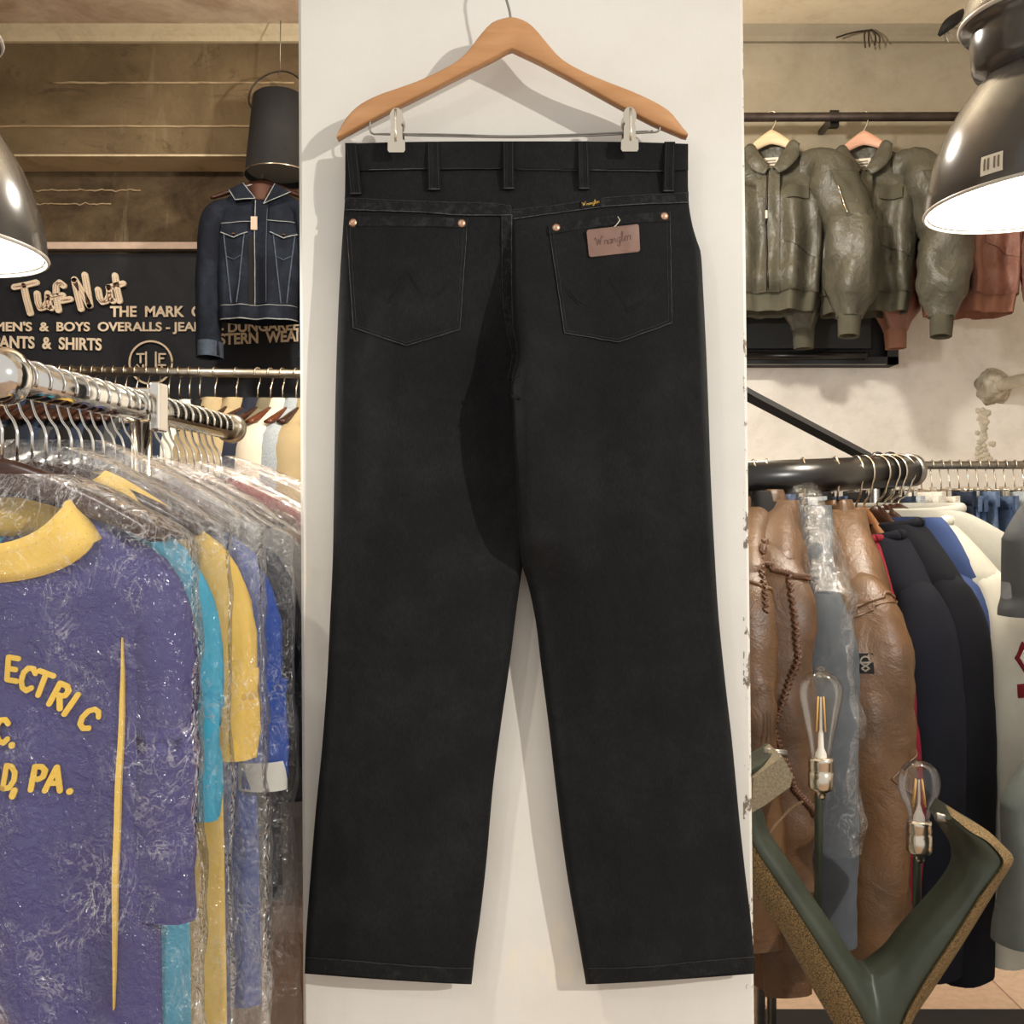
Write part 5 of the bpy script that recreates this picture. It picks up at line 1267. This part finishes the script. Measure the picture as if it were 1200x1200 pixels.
coat('navy_coat', 'dark navy coat with pale edge, second navy coat from the left', 'coat', 1027, 614, (1124, 680, 1.97), 1140, M['navy2'], M['dark_wood'], 'dark varnished hanger of the second navy coat', D=.058, srad=(.064, .060), seed=68, fold=.6, neck=.10, collar=None, roll=.011)
coat('blue_jacket', 'mid blue jacket showing as a strip right of the dark navy coat', 'jacket', 1036, 606, (1150, 676, 2.0), 1060, M['blue_cloth'], M['dark_wood'], 'dark hanger of the mid blue jacket', D=.03, srad=(.055, .05), seed=69, fold=.4, neck=.12, collar=None, flat=.5)
g1 = coat('sweatshirt', 'pale grey fleece sweatshirt with small red and white patches, right of the blue jacket', 'sweatshirt', 1044, 612, (1176, 678, 2.0), 1120, M['sweat_light'], M['dark_wood'], 'dark hanger of the pale grey sweatshirt', D=.062, srad=(.068, .062), seed=70, fold=.6, neck=.12, collar=None, roll=.011)
coat('sweatshirt', 'grey fleece sweatshirt behind the pale grey one, at the right picture edge', 'sweatshirt', 1052, 598, (1226, 655, 2.06), 1100, M['sweat_grey'], M['dark_wood'], 'dark hanger of the last grey sweatshirt', D=.05, srad=(.075, .066), seed=71, fold=.6, neck=.12, collar=None, roll=.012)
path, rad, _ = g1.sl[1]; pm_ = len(path)-1
def onsleeve(t0, a0, off):
    k = min(int(t0*pm_), pm_-1); c_ = path[k].lerp(path[k+1], t0*pm_-k); a_ = math.radians(a0-34); r_q = rad(t0, a_)
    sd_ = sleeve_side(path, k); q_ = c_+sd_*(r_q[0]+off)*math.cos(a_)
    return (q_.x, q_.y+(r_q[1]+off)*math.sin(a_), q_.z)
for nm, m_, off, pts in (('diamond_patch', M['red_cloth'], .002, [(.27, -14), (.235, 4), (.27, 22), (.305, 4)]), ('diamond_centre', M['white_cloth'], .0035, [(.27, -5), (.252, 4), (.27, 13), (.288, 4)]),
                         ('flag_patch', M['red_cloth'], .002, [(.33, -12), (.33, 24), (.362, 24), (.362, -12)]), ('flag_stripe', M['white_cloth'], .0035, [(.332, 1), (.332, 12), (.36, 12), (.36, 1)])):
    b = MB()
    def q4(u, v, pts=pts, off=off):
        A, B, C_, D_ = pts; t_ = lerp(lerp(A[0], B[0], u), lerp(D_[0], C_[0], u), v); a_ = lerp(lerp(A[1], B[1], u), lerp(D_[1], C_[1], u), v); return onsleeve(t_, a_, off)
    b.grid(q4, 8, 8, (-.003, 0, 0)); recalc(b.build(nm, m_, g1.root, smooth=False))
# extra garment at the right picture edge, on a rail of its own beyond the frame
q0, q1 = P(1214, 520, 1.86), P(1420, 520, 1.86)
r2 = thing('side_rail', 'thin steel rail at the right picture edge carrying charcoal clothes', 'rail', ((q0.x+q1.x)/2, 1.86, 0))
b = MB(); b.tube([q0, q1], .012, 12); b.tube([(q1.x, 1.86, 0), q1], .012, 12); b.build('tube', M['dull_steel'], r2, world=True)
H = P(1262, 520, 1.86)
g = garment('charcoal_sweater', 'charcoal sweater whose rounded shoulder enters at the right picture edge', 'sweater', (H.x, 1.86, P(0, 552, 1.86).z), 0.0, M['charcoal'], W=.130, L=.25, drop=.12, D=.06, neck=.012, hem=.135, spow=.5, nu=72, sleeves=False, fold=.4, seed=81)
g = garment('grey_green_jacket', 'grey green jacket sleeve hanging low at the right picture edge', 'jacket', (P(1262, 0, 1.80).x, 1.80, P(0, 830, 1.80).z), 0.0, M['grey_green'], W=.13, L=.40, drop=.16, D=.05, neck=.02, sleeves=False, fold=.7, seed=82, hem=.145)

# ------------------------------------------------------------------ right rail at the back: folded jeans
ja, jb = P(790, 546, 3.5), P(1400, 544.5, 3.5)
jr = thing('back_rail', 'grey steel rail with a row of jeans along the white wall', 'rail', ((ja.x+jb.x)/2, 3.5, 0))
b = MB(); b.tube([ja, jb], .0135, 14); b.build('tube', M['dull_steel'], jr, world=True)
for px in (800, 1390):
    b = MB(); p = P(px, 546, 3.5); b.tube([(p.x, p.y, 0), p], .013, 12); b.build('post', M['dull_steel'], jr, world=True)
def jean_base(mat, seed):
    t = thing('hanging_jeans', '', 'jeans', group='jeans on the rail along the white wall')
    b = MB(); R = []
    for k in range(26):
        f = k/25; z = -.0-.98*f; w = .017+.006*math.sin(f*3)+.004*nz(f*9, seed); ln = lerp(.19, .20, min(1, f*4)) if f < .3 else lerp(.2, .15, (f-.3)/.7)
        R.append([((w*math.copysign(abs(math.cos(a))**.7, math.cos(a)))*(1+.25*math.sin(a*5+seed+f*6))+.006*nz(f*8, seed, math.sin(a)), ln*math.sin(a), z) for a in [2*math.pi*j/28 for j in range(28)]])
    b.rings(R); recalc(b.build('legs', mat, t))
    b = MB(); b.rings([[((.0195+.001*q)*math.cos(a), .196*math.sin(a), .004-.042*q) for a in [2*math.pi*j/28 for j in range(28)]] for q in (0, .5, 1)], True, True); recalc(b.build('waistband', mat, t))
    for a in (-.15, -.06):
        b = MB(); b.box((.0, -.199, -.02), (.012, .006, .05)); b.build('belt_loop', mat, t, smooth=False); break
    return t
def clip_hanger():
    t = thing('clip_hanger', '', 'hanger', group='clip hangers on the rail along the white wall')
    b = MB(); b.tube(hook_path(.0165, .085), .0022, 6); b.build('hook', M['nickel'], t)
    b = MB(); b.tube([(-.15, 0, -.085), (.15, 0, -.085)], .003, 8); b.build('bar', M['nickel'], t)
    for s in (-1, 1): b = MB(); b.box((s*.13, 0, -.1), (.018, .012, .05)); b.build('clip', M['nickel'], t, smooth=False)
    return t
jx = [872, 886, 899, 912, 925, 938, 951, 964, 977, 990, 1003, 1016, 1029, 1042, 1055, 1067, 1080, 1092, 1103, 1113, 1124, 1135, 1146, 1157, 1167, 1178, 1189, 1200]
jm = ['dark_denim','blue_denim','black_cloth','mid_denim','dark_denim','sky_denim','black_cloth','dark_denim','mid_denim','black_cloth','dark_denim','blue_denim','black_cloth','dark_denim','sky_denim','white_denim','white_denim','white_denim','dark_denim','blue_denim','mid_denim','blue_denim','mid_denim','blue_denim','sky_denim','blue_denim','mid_denim','blue_denim']
nmj = {'dark_denim':'dark blue','blue_denim':'washed blue','black_cloth':'black','mid_denim':'mid blue','sky_denim':'pale blue','white_denim':'white'}
jp = {}; hp = None
for i, (px, mt) in enumerate(zip(jx, jm)):
    p = ja+(jb-ja)*((px-790)/610); lbl = '%s jeans, %s pair from the pillar on the far right rail' % (nmj[mt], ORD[i])
    if mt not in jp: r = jean_base(M[mt], i+1.0); jp[mt] = r
    else: r = dup(jp[mt], (0, 0, 0))
    r['label'] = lbl; r.location = (p.x, p.y, p.z-.095-(.015 if i % 3 else .0)); r.rotation_euler = (0, 0, .25*nz(i*2.3))
    if hp is None: h = clip_hanger(); hp = h
    else: h = dup(hp, (0, 0, 0))
    h['label'] = 'wire clip hanger holding the %s pair of jeans from the pillar' % ORD[i]; h.location = p; h.rotation_euler = (0, 0, math.pi/2+.3*nz(i*2.3))

# ------------------------------------------------------------------ V shaped cast lamp with two bulbs
def speckle():
    t = NT('speckled_cast_bronze'); v = t.node('ShaderNodeTexVoronoi', feature='DISTANCE_TO_EDGE'); v.inputs['Scale'].default_value = 210
    n = t.noise(90, 3, .6); c = t.coord(); mx = t.mix(.03, c, n); t.link(mx, v.inputs['Vector'])
    col = t.ramp(v.outputs['Distance'], [(.03, (58, 46, 30)), (.12, (150, 124, 82))])
    return t.fin(col, .5, .35, t.bump(v.outputs['Distance'], .6, .003), .4)
M['speckle'] = speckle(); M['cast_green'] = simple('green_patina_cast', (56, 61, 49), .42, .25, .22, 16, .15, 90)
vl = thing('v_shaped_lamp', 'green bronze V shaped cast metal lamp with two bare bulbs', 'lamp', tuple(P(1025, 1195, 1.47))[:2]+(0,))
YV = 1.47
# stations: outer edge, ridge, inner edge (picture coordinates at the depth of the casting)
ST = [((868, 905), (872, 900), (909, 880)), ((866, 925), (874, 915), (920, 901)), ((858, 960), (872, 935), (891, 933)), ((862, 1000), (872, 968), (896, 955)), ((882, 1044), (881, 990), (902, 975)), ((902, 1072), (905, 1026), (926, 1011)), ((920, 1098), (929, 1062), (950, 1047)), ((945, 1142), (957, 1106), (977, 1086)), ((965, 1179), (980, 1143), (1001, 1122)),
      ((990, 1222), (1004, 1185), (1012, 1137)), ((1012, 1262), (1018, 1215), (1019, 1142)), ((1026, 1276), (1026, 1228), (1023, 1143)), ((1042, 1262), (1034, 1225), (1028, 1141)), ((1058, 1232), (1044, 1208), (1038, 1134)),
      ((1073, 1198), (1054, 1180), (1052, 1122)), ((1094, 1166), (1074, 1144), (1065, 1105)), ((1115, 1134), (1095, 1112), (1079, 1089)), ((1138, 1098), (1118, 1077), (1100, 1066)), ((1160, 1062), (1140, 1042), (1120, 1042)), ((1178, 1033), (1158, 1018), (1131, 1022)), ((1191, 1009), (1166, 1004), (1131, 1004)), ((1178, 992), (1160, 992), (1125, 991)), ((1160, 975), (1146, 978), (1118, 981)), ((1138, 962), (1128, 968), (1110, 968)), ((1113, 946), (1108, 952), (1105, 960))]
def V(q, y): return Vector(((q[0]-600)/F*YV, y, CZ-(q[1]-600)/F*YV))
n = 90; seq = [catmull([(*s[k], 0) for s in ST], n) for k in range(3)]
fo, fr_, fi, bk_ = [], [], [], []
for k in range(n+1):
    o, r, i = seq[0][k], seq[1][k], seq[2][k]
    fo.append(V(o, YV+.012)); fr_.append(V(r, YV-.022)); fi.append(V(i, YV+.004)); bk_.append((V(o, YV+.05), V(i, YV+.05)))
b = MB(); R = []
for k in range(n+1):
    a, c = fr_[k], fi[k]; row = [a.lerp(c, t)+Vector((0, -.010*math.sin(math.pi*t), 0)) for t in [j/8 for j in range(9)]]
    row += [bk_[k][1], bk_[k][0], fo[k]+Vector((0, .001, 0))]
    R.append(row)
b.rings(R); recalc(b.build('casting', M['cast_green'], vl, world=True, angle=60))
b = MB(); R = []
for k in range(n+1):
    a, c = fo[k], fr_[k]; row = [a.lerp(c, t)+Vector((0, -.0045-.004*math.sin(math.pi*t), 0)) for t in [j/5 for j in range(6)]]+[c+Vector((0, .004, 0)), a+Vector((0, .004, 0))]
    R.append(row)
b.rings(R); recalc(b.build('speckled_edge', M['speckle'], vl, world=True, angle=60, label='speckled bronze outer edge'))
b = MB(); b.add([V(q, YV-.037) for q in ((873, 944), (876, 904), (909, 879), (921, 901), (918, 914), (889, 935))]+[V(q, YV+.04) for q in ((873, 944), (876, 904), (909, 879), (921, 901), (918, 914), (889, 935))], [tuple(range(6)), tuple(range(11, 5, -1))]+[(j, j+6, (j+1) % 6+6, (j+1) % 6) for j in range(6)])
recalc(b.build('end_plate', simple('speckled_beige', (122, 110, 86), .6, .1, .35, 300, .3, 300), vl, smooth=False, world=True))
b = MB(); b.tube([V((900, 884), YV+.02), V((926, 887), YV+.02)], .005, 10); b.build('screw', M['dull_steel'], vl, world=True)
b = MB(); b.tube([V((1097, 957), YV+.0), V((1114, 961), YV+.0)], .006, 12); b.build('screw', M['dull_steel'], vl, world=True)
b = MB(); b.lathe([(.0, 0), (.15, 0), (.15, .02), (.05, .05), (.04, .12), (.04, P(0, 1262, YV).z)], 32, tuple(P(1026, 0, YV+.02))[:2]+(0,)); b.build('base', M['cast_green'], vl, world=True)
def bulb(px, base_y, kind, stem_bottom, lean=0):
    c = V((px-(3 if lean else 0), base_y), YV+.085); YD = YV+.085
    s_ = F/YD; c = Vector(((px-600)/F*YD, YD, CZ-(base_y-600)/F*YD)); zb_ = CZ-(stem_bottom-600)/F*YD
    b = MB(); b.tube([(c.x-.004, c.y, zb_), (c.x-.003, c.y, c.z-.055), (c.x-.003, c.y, c.z-.05)], .0062, 12); st = b.build('stem', M['cast_green'], vl, world=True)
    b = MB(); b.lathe([(0, -.056), (.006, -.056), (.008, -.052), (.008, -.046), (.016, -.042), (.0185, -.038), (.0185, -.016), (.0165, -.013), (.0185, -.010), (.0175, .0), (.0185, .003), (.0165, .006), (.0, .006)], 28, tuple(c)); sk = b.build('socket', M['nickel'], vl, world=True, label='nickel lamp socket')
    if kind == 'pear': prof = [(.0145, .004), (.015, .014), (.0185, .035), (.025, .065), (.0305, .092), (.0315, .104), (.0285, .117), (.021, .127), (.011, .1325), (.007, .134), (.0055, .139), (0, .141)]
    else: prof = [(.0145, .004), (.0155, .012), (.018, .024), (.024, .036), (.0285, .048), (.0300, .060), (.0285, .073), (.024, .083), (.016, .0905), (.007, .0945), (0, .0955)]
    cur = catmull([(r, 0, z) for r, z in prof], 40)
    b = MB(); b.lathe([(max(0, p.x), p.z) for p in cur], 40, tuple(c)); g = b.build('bulb', M['smoke_glass'] if kind != 'pear' else M['bulb_glass'], vl, world=True, label='clear %s shaped glass bulb' % ('pear' if kind == 'pear' else 'round'))
    h0, h1 = (.045, .095) if kind == 'pear' else (.028, .066)
    b = MB(); b.lathe([(.009, .002), (.008, .012), (.0045, .02), (.0035, h0-.004), (.002, h0+.002), (.0012, h1)], 14, tuple(c)); b.build('glass_stem', M['lamp_white'], g, world=True)
    for k in range(4):
        a = k*math.pi/2+.5; r0, r1 = (.009, .0055) if kind == 'pear' else (.012, .006)
        b = MB(); b.tube([(c.x+r0*math.cos(a), c.y+r0*math.sin(a), c.z+h0), (c.x+r1*math.cos(a), c.y+r1*math.sin(a), c.z+h1)], .0013, 8); b.build('filament', simple('yellow_filament', (216, 170, 92), .5), g, world=True)
bulb(962, 892, 'pear', 1125, 0); bulb(1077, 966, 'round', 1125, 0)
b = MB(); b.tube(catmull([V((960, 958), YV+.082), V((945, 966), YV+.08), V((930, 977), YV+.07), V((914, 986), YV+.05), V((905, 1000), YV+.045)], 40), lambda t: .0022+.0007*math.sin(t*120), 6)
b.build('cord', simple('twisted_cord', (110, 84, 58), .8), vl, world=True)
# black floor mat below the rack
mt_ = box_obj('floor_mat', (.32, 1.2, 0), (2.0, 2.72, .012), M['black_matte']); tag(mt_, 'black rubber mat on the tiled floor under the coat rack', 'mat')
